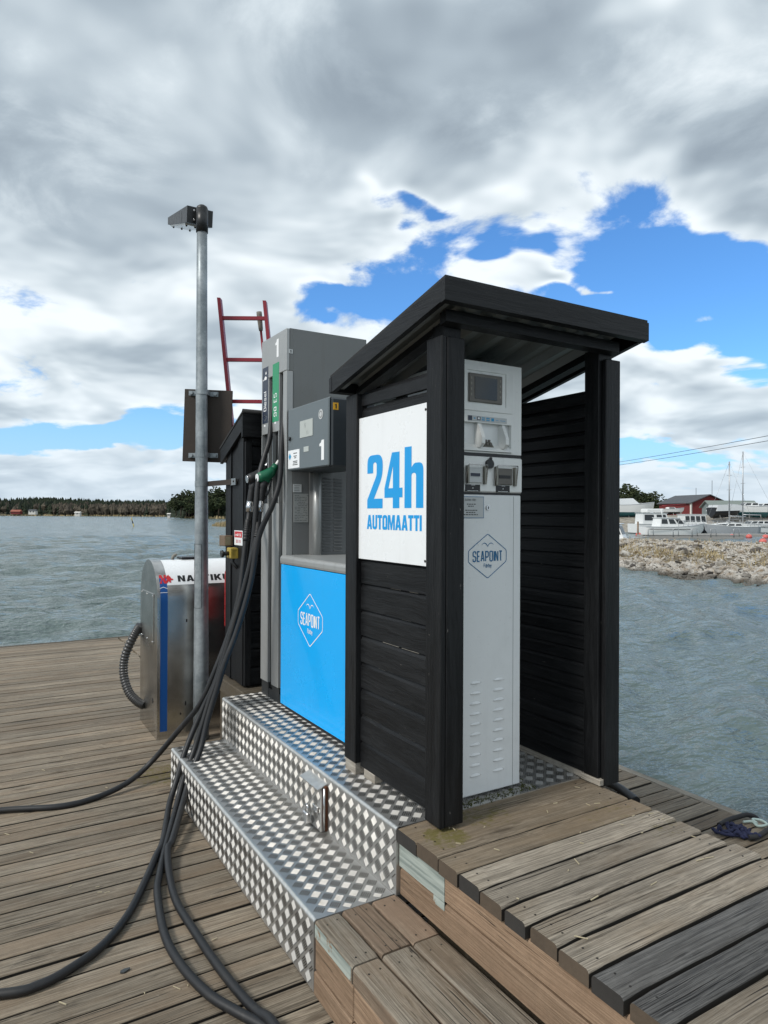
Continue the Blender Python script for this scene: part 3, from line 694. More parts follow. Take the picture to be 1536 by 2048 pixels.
n_ = len(xs); cb._f([[i, i+1, n_+i+1, n_+i] for i in range(n_-1)]); cb.obj('corrugated_sheet', M['roof_sheet'], roof)
slab(B(), 1.40, 2.285, 1.925, 1.961, -.098, -.056).obj('front_beam', M['black_wood_x'], roof)
for (x0, x1) in ((1.445, 1.495), (2.235, 2.285)): slab(B(), x0, x1, 1.974, 2.66, -.080, -.054).obj('rafter', M['black_wood_y'], roof)
slab(B(), 1.50, 2.23, 2.61, 2.655, -.105, -.056).obj('rear_beam', M['black_wood_x'], roof)
def post(x0, x1, y0, y1, z0, z1, nm='post'): return B().box(x0, x1, y0, y1, z0, z1, .003).obj(nm, M['black_wood_z'], kio)
post(1.424, 1.500, 1.969, 2.042, .515, 2.283); post(2.205, 2.285, 1.962, 2.040, .515, 2.288)
post(1.397, 1.452, 2.566, 2.664, .535, 2.118); post(2.21, 2.285, 2.588, 2.664, .515, 2.118)
post(1.399, 1.4215, 1.948, 2.043, .497, 2.232, 'corner_trim'); post(1.4225, 1.500, 1.946, 1.9675, .500, 2.230, 'corner_trim')
post(2.222, 2.308, 1.938, 1.9605, .488, 2.245, 'corner_trim'); post(2.2865, 2.3075, 1.9615, 2.05, .490, 2.24, 'corner_trim')
def siding(x, sgn, y0, y1, zlist, nm):
    for i, (z0, z1) in enumerate(zlist):
        t = random.uniform(-.0012, .0012)
        pr = [(x+sgn*.021, z0), (x+t, z0), (x+t, z1-.016), (x+sgn*.004+t, z1-.013), (x+sgn*.011, z1), (x+sgn*.021, z1)]
        B().prism(pr, lambda u, v, w: (u, w, v), y0, y1).obj('board', M['black_wood_y'], nm)
lw = post(1.4455, 1.470, 2.28, 2.33, .54, 2.07, 'stud')
zl = [(.523+.112*i+random.uniform(-.001, .001), .523+.112*(i+1)-.003) for i in range(13)]+[(1.982, 2.054), (2.064, 2.125)]
siding(1.421, 1, 2.046, 2.563, zl, kio)
B().box(2.2375, 2.2405, 2.047, 2.585, .515, 2.13).obj('light_stop_sheet', M['felt'], kio)  # added sheet: stops daylight showing through the gaps between the wall boards
zl = [(.515+.0577*i, .515+.0577*(i+1)-.0015) for i in range(28)]
siding(2.215, 1, 2.046, 2.586, zl, kio)
for a in ((1.43, 1.47, 2.000, 2.045, .4875, .514), (1.42, 1.46, 2.44, 2.53, .4855, .522), (1.40, 1.45, 2.57, 2.66, .4855, .534), (2.20, 2.25, 1.945, 2.05, .4895, .514), (2.21, 2.25, 2.59, 2.65, .4855, .514), (2.218, 2.235, 2.06, 2.58, .4855, .514)):
    B().box(*a, .002).obj('foot_block', M['raw_wood_block'], kio)

rg = random.Random(77)
for i in (0, 1, 3, 4, 5, 6, 7):
    z = .523+.112*(i+1)-.0018
    for q in range(rg.randint(1, 2)):
        y = rg.uniform(2.06, 2.42); L = rg.uniform(.05, .16)
        B().box(1.4245, 1.4262, y, min(2.56, y+L), z-.0009, z+.0012).obj('bare_wood_edge', M['raw_wood_block'], kio)
sgn = thing('automat_sign', 'white sign with blue 24h AUTOMAATTI lettering on the kiosk side', 'sign', (1.41, 2.32, 1.41))
B().box(1.4105, 1.4185, 2.0475, 2.592, 1.411, 2.010, .001).obj('panel', M['sign_white'], sgn)
b = B(); fn = planeX(1.4098)
big_text(b, '24h', fn, -2.493, 1.625, .220, 1.02, .065); big_text(b, 'AUTOMAATTI', fn, -2.495, 1.539, .059, .985, .055)
b.obj('lettering', M['sign_blue'], sgn)
for (y, z) in ((2.575, 1.99), (2.575, 1.43), (2.062, 1.43), (2.062, 1.985)):
    B().tube([(1.4105, y, z), (1.4085, y, z)], .005, 8).obj('screw', M['screw_dark'], sgn)

# ------------------------------------------------------------------ payment terminal
trm = thing('payment_terminal', 'tall grey card payment terminal standing inside the black kiosk', 'payment terminal', (1.778, 2.3, .487))
TX0, TX1, TY = 1.602, 1.930, 2.125
B().box(TX0+.01, TX1-.006, TY+.02, 2.50, .487, 2.205, .004).obj('cabinet', M['terminal_grey'], trm)
door = B().box(TX0, TX1, TY, TY+.019, .495, 1.681, .004).obj('door', M['terminal_grey'], trm)
B().box(1.8885, 1.8895, TY-.0008, TY+.004, .50, 1.676).obj('fold_line', M['grey_print'], door)
for j, (x0, x1) in enumerate(((1.669, 1.724), (1.785, 1.843))):
    for i in range(10):
        z = .936-.0405*i
        b = B(); n_ = 7; o_ = len(b.v)
        for k_ in range(n_):
            u = x0+(x1-x0)*k_/(n_-1); e = sin(pi*k_/(n_-1))**.5
            b.v += [(u, TY-.0005, z+.0085*e), (u, TY-.0065*e, z+.001), (u, TY-.0058*e, z-.0012), (u, TY-.0005, z-.0015)]
        b._f([[k_*4+q, k_*4+q+1, k_*4+5+q, k_*4+4+q] for k_ in range(n_-1) for q in range(3)], True); b.obj('louvre', M['terminal_grey'], door)
b = B().tube([(1.753, TY-.006, 1.629), (1.753, TY+.001, 1.629)], .0095, 16); lk = b.obj('lock', M['chrome'], door)
B().box(1.7515, 1.7545, TY-.0072, TY-.0055, 1.624, 1.634).obj('keyhole', M['black_print'], lk)
def seapoint(bb, fn, cx, cz, s):
    """logo: tall hexagon, gull, SEAPOINT, Förby"""
    w, hh = .0965*s, .0885*s; sd = .0225*s
    hexa = [(cx, cz+hh), (cx+w, cz+sd), (cx+w, cz-sd), (cx, cz-hh), (cx-w, cz-sd), (cx-w, cz+sd)]
    pp = []
    for i in range(6):
        a, p, c = Vector(hexa[i-1]), Vector(hexa[i]), Vector(hexa[(i+1) % 6]); k_ = .007*s
        A, Cc = p+(a-p).normalized()*k_, p+(c-p).normalized()*k_
        pp += [A*(1-t)**2+p*2*t*(1-t)+Cc*t*t for t in (0, .25, .5, .75, 1)]
    ribbon(bb, pp, .0030*s, fn, True)
    for d in (-1, 1):
        g = [(0, .0), (.004, .006), (.010, .0115), (.017, .013), (.025, .0105), (.032, .003)]
        up_ = [Vector((cx+d*a*s, cz+(.0405+b)*s)) for a, b in g]; dn = [Vector((cx+d*a*s, cz+(.0405+b-th)*s)) for (a, b), th in zip(g, (.004, .0042, .0036, .003, .002, .0002))]
        o_ = len(bb.v); bb.v += [fn(*q) for q in up_]+[fn(*q) for q in dn]; bb._f([[o_+i, o_+i+1, o_+7+i, o_+6+i] for i in range(5)])
    text(bb, 'SEAPOINT', fn, cx, cz-.0225*s, .0435*s, .0185*s, .0052*s, .0032*s, True)
    text(bb, 'Förby', fn, cx, cz-.046*s, .0165*s, .0088*s, .0024*s, .0014*s, True)
b = B(); seapoint(b, planeY(TY-.0012), 1.7545, 1.4362, 1.0); b.obj('logo', M['logo_blue'], door)
crd = B().box(1.600, 1.733, TY-.0016, TY-.0004, 1.587, 1.673).obj('notice_card', M['paper'], door)
b = B(); fn = planeY(TY-.0020)
for a in ((1.600, 1.733, 1.6705, 1.6725), (1.600, 1.733, 1.5875, 1.5895), (1.7312, 1.733, 1.5896, 1.6704)): b.face([fn(a[0], a[2]), fn(a[1], a[2]), fn(a[1], a[3]), fn(a[0], a[3])])
b.obj('blue_border', M['logo_blue'], crd)
b = B(); text(b, 'SEAPOINT FÖRBY', fn, 1.666, 1.6545, .0085, .0032, .0009, .0012, True)
rg = random.Random(3)
for z, L in ((1.640, .036), (1.632, .024), (1.616, .052), (1.6075, .044), (1.599, .072)):
    x = 1.666-L/2
    while x < 1.666+L/2:
        w_ = rg.uniform(.006, .013); b.face([fn(x, z), fn(x+w_, z), fn(x+w_, z+.0042), fn(x, z+.0042)]); x += w_+.0025
b.obj('lettering', M['grey_print'], crd)
mid = B().box(TX0, TX1+.004, TY-.004, TY+.019, 1.690, 1.832, .005).obj('middle_panel', M['terminal_white'], trm)
B().box(TX0+.004, TX1-.001, TY+.001, TY+.0185, 1.6815, 1.6895).obj('seam', M['black_print'], trm)
B().box(TX0+.004, TX1-.001, TY+.001, TY+.0185, 1.8325, 1.8455).obj('seam', M['black_print'], trm)
for (x0, x1, z0, z1, wm) in ((1.636, 1.738, 1.722, 1.797, 'lcd'), (1.780, 1.895, 1.718, 1.798, 'bezel')):
    rd = B().box(x0+.012, x1-.022, TY-.012, TY-.0045, z0+.004, z1-.010, .002).obj('reader', M['paper'] if wm == 'lcd' else M['bezel'], mid)
    B().box(x0+.022, x1-.034, TY-.0145, TY-.0125, z0+.030, z0+.042).obj('slot', M['navy_print' if wm == 'lcd' else 'black_print'], rd)
    # clear flap held by a bent wire frame
    B().tube([(x0, TY-.010, z0), (x0+.002, TY-.022, z1-.004), (x0+.006, TY-.026, z1), (x1-.006, TY-.026, z1), (x1-.002, TY-.022, z1-.004), (x1, TY-.010, z0)], .0022, 6).obj('flap_frame', M['chrome'], mid)
    B().box(x0+.003, x0+.012, TY-.020, TY-.0045, z0, z1-.004, .001).obj('flap_side', M['keypad_metal'], mid)
    B().box(x1-.014, x1-.004, TY-.018, TY-.0045, z0, z1-.004, .001).obj('flap_side', M['keypad_metal'], mid)
for (x0, x1) in ((1.637, 1.711), (1.792, 1.864)):
    lb = B().box(x0, x1, TY-.0055, TY-.0042, 1.6915, 1.7195).obj('instruction_label', M['black_print'], mid)
    xm = (x0+x1)/2; b = B()
    b.face([(xm-.003, TY-.006, 1.704), (xm+.004, TY-.006, 1.704), (xm, TY-.006, 1.709)]); b.face([(x0+.01, TY-.006, 1.694), (x1-.01, TY-.006, 1.694), (x1-.01, TY-.006, 1.6955), (x0+.01, TY-.006, 1.6955)])
    b.face([(xm-.008, TY-.006, 1.7165), (xm+.012, TY-.006, 1.7165), (xm+.012, TY-.006, 1.718), (xm-.008, TY-.006, 1.718)]); b.obj('marks', M['white_print'], lb)
B().tube([(1.755, TY-.016, 1.803), (1.755, TY-.004, 1.803)], .0185, 18).obj('lock_cover', M['black_plastic'], mid)
B().box(1.754, 1.765, TY-.016, TY-.006, 1.818, 1.830, .002).obj('cover_tab', M['black_plastic'], mid)
# head: fascia with a screen, and below it a hood with a sunken keypad
hd = B()
def ring(bb, o, i, y0, y1):
    (a0, a1, c0, c1), (b0, b1, d0, d1) = o, i
    for q in ((a0, b0, c0, c1), (b1, a1, c0, c1), (b0, b1, c0, d0), (b0, b1, d1, c1)): bb.box(q[0], q[1], y0, y1, q[2], q[3])
ring(hd, (TX0, TX1, 1.846, 2.208), (1.618, 1.876, 1.852, 1.966), TY, TY+.019)
head = hd.obj('head_panel', M['terminal_white'], trm)
b = B(); ring(b, (1.61, 1.880, 2.012, 2.188), (1.645, 1.845, 2.034, 2.170), TY-.004, TY-.0003); b.obj('screen_surround', M['terminal_white'], head)
bz = B().box(1.653, 1.823, TY-.007, TY-.0002, 2.045, 2.158, .002).obj('bezel', M['bezel'], head)
B().box(1.681, 1.794, TY-.0085, TY-.0072, 2.058, 2.145).obj('screen', M['screen_glass'], bz)
for x in (1.663, 1.810):
    for i in range(4): B().box(x-.004, x+.004, TY-.009, TY-.0072, 2.068+.0215*i, 2.078+.0215*i, .001).obj('button', M['keypad_metal'], bz)
st = B().box(1.651, 1.850, TY-.002, TY-.0003, 1.971, 1.9915).obj('card_logo_strip', M['paper'], head)
b = B(); y_ = TY-.0024
for (x0, x1, z0, z1) in ((1.652, 1.672, 1.972, 1.9905), (1.696, 1.714, 1.9745, 1.9885)): b.face([(x0, y_, z0), (x1, y_, z0), (x1, y_, z1), (x0, y_, z1)])
b.obj('card_marks', M['navy_print'], st)
b = B()
for (x0, x1, z0, z1) in ((1.700, 1.710, 1.978, 1.986),): b.face([(x0, y_-.0004, z0), (x1, y_-.0004, z0), (x1, y_-.0004, z1), (x0, y_-.0004, z1)])
b.obj('card_marks', M['white_print'], st)
b = B()
for (x0, x1, z0, z1) in ((1.720, 1.736, 1.975, 1.980), (1.720, 1.736, 1.983, 1.987), (1.744, 1.751, 1.974, 1.980), (1.753, 1.760, 1.974, 1.980), (1.744, 1.751, 1.982, 1.988), (1.753, 1.760, 1.982, 1.988), (1.769, 1.783, 1.975, 1.987)): b.face([(x0, y_, z0), (x1, y_, z0), (x1, y_, z1), (x0, y_, z1)])
for (x0, x1, z0, z1) in ((1.680, 1.688, 1.979, 1.984), (1.792, 1.806, 1.979, 1.981), (1.815, 1.842, 1.979, 1.981)): b.face([(x0, y_, z0), (x1, y_, z0), (x1, y_, z1), (x0, y_, z1)])
b.obj('card_marks', M['blue_print'], st)
hood = B().hull8([(1.620, TY+.075, 1.853), (1.875, TY+.075, 1.853), (1.875, TY+.10, 1.853), (1.620, TY+.10, 1.853), (1.620, TY+.075, 1.964), (1.875, TY+.075, 1.964), (1.875, TY+.10, 1.964), (1.620, TY+.10, 1.964)]).obj('keypad_recess', M['terminal_white'], head)
B().hull8([(1.619, TY-.012, 1.8535), (1.8755, TY-.012, 1.8535), (1.8755, TY+.072, 1.8535), (1.619, TY+.072, 1.8535), (1.619, TY-.012, 1.8575), (1.8755, TY-.012, 1.8575), (1.8755, TY+.072, 1.925), (1.619, TY+.072, 1.925)]).obj('slope', M['terminal_white'], hood)
for (xa, xb, th) in ((1.700, 1.716, .012), (1.822, 1.838, .010)):
    pr = [(TY+.07, 1.962), (TY-.004, 1.962), (TY-.030, 1.905), (TY-.030, 1.882), (TY-.012, 1.866), (TY+.07, 1.890)]
    B().prism(pr, lambda u, v, w: (w, u, v), xa, xb).obj('shield_wing', M['terminal_white'], hood)
kp = B().hull8([(1.727, TY+.004, 1.872), (1.788, TY+.004, 1.872), (1.788, TY+.009, 1.870), (1.727, TY+.009, 1.870), (1.727, TY+.052, 1.937), (1.788, TY+.052, 1.937), (1.788, TY+.056, 1.935), (1.727, TY+.056, 1.935)]).obj('keypad', M['keypad_metal'], hood)
for i in range(3):
    for j in range(4):
        x = 1.736+.0165*i; t = .12+.22*j; y = TY+.004+.048*t; z = 1.872+.065*t
        B().box(x, x+.012, y-.004, y+.006, z-.001, z+.009, .001).obj('key', M['bezel'], kp)

# ------------------------------------------------------------------ fuel dispenser
dsp = thing('fuel_dispenser', 'tall grey fuel pump with blue front panel and two hose nozzles', 'fuel pump', (1.75, 3.4, .487))
CX = 1.53
B().box(1.552, 2.055, 3.665, 4.045, .540, 2.668, .004).obj('column_body', M['pump_dark'], dsp)
B().box(1.540, 2.05, 3.668, 4.04, .4865, .5385).obj('column_plinth', M['pump_dark'], dsp)
B().box(1.575, 2.058, 3.659, 3.6635, 1.36, 2.670).obj('near_side', M['pump_grey'], dsp)
B().box(1.5525, 1.5748, 3.6592, 3.6637, 2.4295, 2.669).obj('near_side_edge', M['pump_grey'], dsp)
hp = B().box(CX, 1.5515, 3.659, 4.052, 2.429, 2.672, .003).obj('header', M['pump_silver'], dsp)
B().box(1.552, 2.058, 3.66, 4.05, 2.669, 2.6745).obj('cap', M['pump_grey'], dsp)
es = B().box(CX, 1.574, 3.657, 3.708, .545, 2.4285, .004).obj('edge_strip', M['pump_silver'], dsp)
for (y0, y1) in ((3.930, 4.048), (3.763, 3.872)):
    B().box(CX, 1.5512, y0, y1, 2.090, 2.4285, .002).obj('upper_strip', M['pump_silver'], dsp)
    B().box(CX, 1.5512, y0, y1, .575, 1.665, .002).obj('lower_strip', M['pump_silver'], dsp)
    B().box(CX+.008, 1.5512, y0+.002, y1-.002, .487, .574).obj('kick_plate', M['pump_dark'], dsp)
    c = B(); t_ = .010
    c.box(CX, 1.5512, y0, y0+t_, 1.666, 2.089); c.box(CX, 1.5512, y1-t_, y1, 1.666, 2.089); c.obj('nozzle_pocket_frame', M['pump_silver'], dsp)
    B().box(CX+.01, 1.5505, y0+t_+.001, y1-t_-.001, 1.668, 1.705, .002).obj('nozzle_rest', M['black_plastic'], dsp)
b = B(); fn = planeX(CX-.0008); big_text(b, '1', fn, -3.826, 2.530, .107, 1.15); b.obj('number', M['white_print'], hp)
lb = B().box(1.544, 1.569, 3.6575, 3.6588, 2.528, 2.552).obj('number_label', M['paper'], dsp)
b = B(); big_text(b, '1', planeY(3.6570), 1.552, 2.532, .016, 1.2); b.obj('number', M['black_print'], lb)
def vtext(bb, s, X, yc, z0, size, cw, th, gap):
    """lettering that climbs the strip: baseline vertical"""
    fnv = lambda u, v, l=0: (X-l, yc+(-v), z0+u)
    text(bb, s, lambda u, v, l=0: (X-l, yc+size/2-v if False else yc-(-v)-size/2, z0+u), 0, 0, size, cw, th, gap)
# reading upwards: letters' tops face towards the left of the photo (+Y)
ds = B().box(CX-.0012, CX-.0002, 3.940, 4.034, 2.158, 2.503).obj('diesel_label', M['navy_print'], dsp)
b = B(); text(b, 'Diesel', lambda u, v, l=0: (CX-.0018-l, 3.966+v, 2.232+u), 0, 0, .044, .025, .0055, .005)
b.face([(CX-.0018, 4.005, 2.425), (CX-.0018, 3.965, 2.425), (CX-.0018, 3.960, 2.440), (CX-.0018, 3.985, 2.448), (CX-.0018, 4.000, 2.440)]); b.face([(CX-.0018, 4.028, 2.424), (CX-.0018, 4.015, 2.424), (CX-.0018, 4.015, 2.432), (CX-.0018, 4.028, 2.432)]); b.face([(CX-.0018, 3.985, 2.458), (CX-.0018, 3.965, 2.458), (CX-.0018, 3.968, 2.476), (CX-.0018, 3.980, 2.472)])
b.obj('lettering', M['white_print'], ds)
b = B(); ribbon(b, [Vector((3.987+.020*cos(a), 2.192+.016*sin(a))) for a in np.linspace(.4, 5.6, 20)], .007, lambda u, v, l=0: (CX-.0018, u, v)); b.obj('drop_mark', M['chrome'], ds)
pt = B().box(CX-.0012, CX-.0002, 3.768, 3.866, 2.150, 2.498).obj('petrol_label', M['green_print'], dsp)
b = B(); text(b, '98 E5', lambda u, v, l=0: (CX-.0018-l, 3.797+v, 2.180+u), 0, 0, .048, .026, .0055, .007); b.obj('lettering', M['white_print'], pt)
for y in (3.982, 3.811): B().box(CX-.001, CX-.0002, y, y+.024, 2.138, 2.149).obj('white_tab', M['white_print'], dsp)
# low cabinet with the blue front
B().box(1.516, 2.05, 2.80, 3.655, .520, 1.330, .004).obj('cabinet', M['pump_dark'], dsp)
B().box(1.530, 2.04, 2.82, 3.65, .4865, .5195).obj('plinth', M['pump_dark'], dsp)
bp = B().box(1.500, 1.5155, 2.853, 3.650, .521, 1.314, .003).obj('blue_panel', M['blue_panel'], dsp)
b = B(); seapoint(b, lambda u, v, l=0: (1.4992-l, -u, v), -3.2525, 1.0465, 1.565); b.obj('logo', M['white_print'], bp)
pr = [(1.498, 1.3185), (1.4955, 1.330)]+[(1.5155-.020*cos(a), 1.345+.0205*sin(a)) for a in np.linspace(.1, pi/2, 6)]+[(1.955, 1.362), (1.955, 1.3185)]
sh = B(); sh.prism(pr, lambda u, v, w: (u, w, v), 2.845, 3.652); sh.obj('shelf', M['pump_silver'], dsp)
B().box(1.675, 1.98, 3.600, 3.6575, 1.363, 1.86, .003).obj('louvred_panel', M['recess_grey'], dsp)
B().box(1.5745, 1.674, 3.655, 3.6585, 1.363, 1.86).obj('recess_side', M['recess_grey'], dsp)
B().tube([(1.700, 3.598, 1.3625), (1.700, 3.598, 1.845)], .0255, 18).obj('pillar', M['pump_silver'], dsp)
lp = bpy.data.objects['louvred_panel']
for (x0, x1) in ((1.737, 1.793), (1.807, 1.866)):
    for i in range(22):
        z = 1.385+.0200*i
        b = B()
        b.v = [(x0, 3.5995, z+.009), (x0+.004, 3.590, z+.001), (x1-.004, 3.590, z+.001), (x1, 3.5995, z+.009), (x0, 3.5995, z), (x1, 3.5995, z)]
        b._f([[0, 1, 2, 3], [0, 4, 1], [3, 2, 5], [1, 4, 5, 2]]); b.obj('louvre', M['recess_grey'], lp)
s1 = B().box(1.573, 1.626, 3.652, 3.6545, 1.727, 1.773).obj('sticker', M['paper'], dsp)
b = B(); rg = random.Random(9)
for i in range(4): b.face([(1.58, 3.6515, 1.735+.0095*i), (1.58+rg.uniform(.025, .042), 3.6515, 1.735+.0095*i), (1.615, 3.6515, 1.7375+.0095*i), (1.58, 3.6515, 1.7375+.0095*i)])
b.obj('print_lines', M['grey_print'], s1)
s2 = B().box(1.577, 1.669, 3.652, 3.6545, 1.553, 1.719).obj('instruction_sheet', M['paper_grey'], dsp)
b = B()
for i in range(16):
    x = 1.583
    while x < 1.66:
        w_ = rg.uniform(.006, .02)
        if rg.random() < .75: b.face([(x, 3.6515, 1.562+.0096*i), (x+w_, 3.6515, 1.562+.0096*i), (x+w_, 3.6515, 1.5645+.0096*i), (x, 3.6515, 1.5645+.0096*i)])
        x += w_+.004
b.obj('print_lines', M['grey_print'], s2)
# display head
dh = B().box(1.532, 1.545, 3.112, 3.634, 1.846, 2.196, .006).obj('display_front', M['display_grey'], dsp)
B().box(1.5455, 1.80, 3.100, 3.634, 1.842, 2.194, .008).obj('display_housing', M['display_dark'], dsp)
B().box(1.5455, 1.95, 3.12, 3.655, 2.1945, 2.200).obj('display_lid', M['pump_grey'], dsp)
sc_ = B().box(1.5295, 1.5318, 3.297, 3.463, 2.017, 2.110, .001).obj('display_screen', M['lcd'], dh)
b = B(); text(b, '5', lambda u, v, l=0: (1.5290-l, -u, v), -3.40, 2.070, .022, .016, .003, .006)
text(b, '11', lambda u, v, l=0: (1.5290-l, -u, v), -3.375, 2.028, .022, .016, .003, .006); b.obj('digits', M['lcd_digit'], sc_)
B().box(1.5300, 1.5318, 3.348, 3.412, 1.937, 1.966, .001).obj('small_screen', M['lcd'], dh)
b = B().tube([(1.5318, 3.20, 2.118), (1.5302, 3.20, 2.118)], .026, 20); sk = b.obj('round_sticker', M['paper'], dh)
b = B(); ribbon(b, [Vector((3.20+.016*cos(a), 2.118+.016*sin(a))) for a in np.linspace(0, 6, 18)], .004, lambda u, v, l=0: (1.5297, u, v)); b.obj('ring_mark', M['grey_print'], sk)
b = B(); big_text(b, '1', planeX(1.5312), -3.215, 1.880, .104, 1.25); b.obj('number', M['white_print'], dh)
B().tube([(1.532, 3.600, 2.027), (1.520, 3.600, 2.027)], .011, 12).obj('lock', M['black_plastic'], dh)
cd = B().box(1.5302, 1.5316, 3.468, 3.626, 1.858, 1.960).obj('notice_card', M['sign_white'], dh)
b = B(); fx = lambda y, z: (1.5296, y, z)
b.face([fx(3.600, 1.945), fx(3.580, 1.925), fx(3.600, 1.905), fx(3.618, 1.925)]); b.obj('logo', M['blue_print'], cd)
b = B()
for (z, w_) in ((1.938, .05), (1.922, .045), (1.912, .03), (1.893, .06), (1.884, .055), (1.874, .07)): b.face([fx(3.525+w_/2, z), fx(3.525-w_/2, z), fx(3.525-w_/2, z+.005), fx(3.525+w_/2, z+.005)])
b.obj('print_lines', M['grey_print'], cd)
yl = B().box(1.551, 1.581, 3.0975, 3.0990, 2.131, 2.167).obj('number_label', M['yellow_print'], dsp)
b = B(); big_text(b, '1', planeY(3.0968), 1.560, 2.137, .024, 1.1); b.obj('number', M['black_print'], yl)

# ------------------------------------------------------------------ nozzles and hoses
def smooth_path(P, n=7):
    P = [Vector(p) for p in P]; out = []
    for i in range(len(P)-1):
        p0, p1, p2, p3 = P[max(i-1, 0)], P[i], P[i+1], P[min(i+2, len(P)-1)]
        for k in range(n):
            t = k/n; out.append(.5*((2*p1)+(p2-p0)*t+(2*p0-5*p1+4*p2-p3)*t*t+(3*p1-p0-3*p2+p3)*t**3))
    out.append(P[-1]); return out
def nozzle(name, label, y, mt, spout):
    t = thing(name, label, 'nozzle', (1.45, y, 1.70))
    b = B(); b.tube([(1.418, y, 1.812), (1.438, y, 1.815), (1.470, y, 1.825), (1.500, y, 1.848), (1.520, y, 1.872)], [.026, .033, .036, .031, .018], 16); b.ball((1.465, y, 1.800), .032, .026, .03); b.obj('body', mt, t)
    B().tube([(1.417, y, 1.8115), (1.4125, y, 1.811)], .0235, 18).obj('face_disc', M['white_print'] if spout else M['chrome'], t)
    B().tube([(1.510, y, 1.858), (1.532, y, 1.890)], .021, 14).obj('collar', mt, t)
    B().tube([(1.530, y, 1.886), (1.5495, y, 1.918)], [.011, .010], 12).obj('spout', M['white_spout'] if spout else M['chrome'], t)
    B().tube(smooth_path([(1.462, y, 1.79), (1.448, y, 1.75), (1.440, y, 1.70), (1.437, y, 1.675)], 4), [.026]*4+[.022]*9, 14).obj('grip', M['rubber_grip'], t)
    B().tube(smooth_path([(1.505, y, 1.81), (1.495, y, 1.76), (1.47, y, 1.70), (1.445, y, 1.682)], 4), .006, 8).obj('lever_guard', M['black_plastic'], t)
    B().tube([(1.4365, y, 1.676), (1.434, y, 1.655), (1.4335, y, 1.652), (1.430, y, 1.612)], [.022, .022, .024, .021], 16).obj('swivel', M['chrome'], t)
    return t
nozzle('fuel_nozzle', 'black diesel nozzle hanging in the left pocket of the pump', 3.985, M['rubber_grip'], False)
nozzle('fuel_nozzle', 'green petrol nozzle with white spout hanging in the pump', 3.812, M['green_nozzle'], True)
def hose(label, P, sleeve=None):
    t = thing('fuel_hose', label, 'hose', (P[0][0], P[0][1], 0), group='black fuel hoses')
    sp = smooth_path(P, 8)
    B().tube(sp, .0158, 12).obj('hose_line', M['rubber'], t)
    if sleeve:
        i0, i1 = sleeve; seg = sp[i0:i1]; rr = []
        pts = []
        for a, b_ in zip(seg[:-1], seg[1:]):
            for q in range(6):
                pts.append(a.lerp(b_, q/6)); rr.append(.0185 if q % 3 else .0225)
        B().tube(pts, rr, 12).obj('bend_sleeve', M['rubber_grip'], t)
    return t
S1 = [(1.430, 3.985, 1.612), (1.418, 3.97, 1.56), (1.395, 3.93, 1.50), (1.34, 3.885, 1.15), (1.285, 3.885, .93), (1.19, 3.895, .678), (1.124, 3.947, .496), (1.023, 4.078, .308), (.904, 4.197, .119), (.769, 4.151, .045), (.593, 4.088, .017), (.401, 4.062, .016), (.121, 4.168, .016), (-.25, 4.25, .016), (-.8, 4.1, .016)]
S2 = [(1.560, 3.905, 2.36), (1.535, 3.893, 2.20), (1.512, 3.868, 2.05), (1.468, 3.845, 1.93), (1.422, 3.818, 1.78), (1.393, 3.793, 1.506), (1.371, 3.796, 1.321), (1.314, 3.819, 1.072), (1.25, 3.847, .854), (1.19, 3.862, .640), (1.118, 3.889, .470), (1.024, 3.86, .284), (.950, 3.768, .158), (.888, 3.68, .060), (.785, 3.372, .022), (.724, 3.247, .016), (.642, 3.065, .016), (.531, 2.841, .016), (.414, 2.683, .016), (.301, 2.602, .016), (.199, 2.562, .016), (.078, 2.578, .016), (-.3, 2.75, .016), (-.9, 3.1, .016)]
S3 = [(1.430, 3.812, 1.612), (1.420, 3.80, 1.56), (1.396, 3.768, 1.46), (1.338, 3.784, 1.205), (1.268, 3.808, .93), (1.210, 3.825, .71), (1.150, 3.835, .545), (1.102, 3.828, .405), (1.05, 3.807, .274), (.968, 3.722, .150), (.905, 3.612, .06), (.775, 3.289, .018), (.700, 3.072, .016), (.659, 2.924, .016), (.62, 2.632, .016), (.628, 2.422, .016), (.668, 2.23, .016), (.72, 2.11, .016), (.768, 2.014, .016), (.81, 1.90, .016), (.80, 1.78, .016)]
S4 = [(1.560, 3.730, 2.36), (1.540, 3.720, 2.15), (1.517, 3.694, 1.971), (1.499, 3.672, 1.795), (1.456, 3.674, 1.651), (1.398, 3.732, 1.47), (1.351, 3.739, 1.202), (1.287, 3.755, .96), (1.213, 3.776, .748), (1.179, 3.785, .628), (1.124, 3.786, .454), (1.075, 3.758, .300), (1.012, 3.715, .195), (.948, 3.62, .095), (.815, 3.311, .046), (.775, 3.236, .040), (.735, 3.032, .019), (.713, 2.819, .016), (.721, 2.604, .016), (.735, 2.383, .016), (.755, 2.203, .016), (.775, 2.075, .020), (.79, 1.98, .040), (.78, 1.85, .044), (.70, 1.72, .016)]
hose('black rubber hose from the diesel nozzle curving away over the left deck boards', S1, (12, 19))
hose('black rubber hose from the pump column sweeping across the deck to the left', S2)
hose('black rubber hose from the green nozzle lying in the inner loop on the deck', S3, (10, 17))
hose('black rubber hose from the pump slot lying beside the metal step', S4)

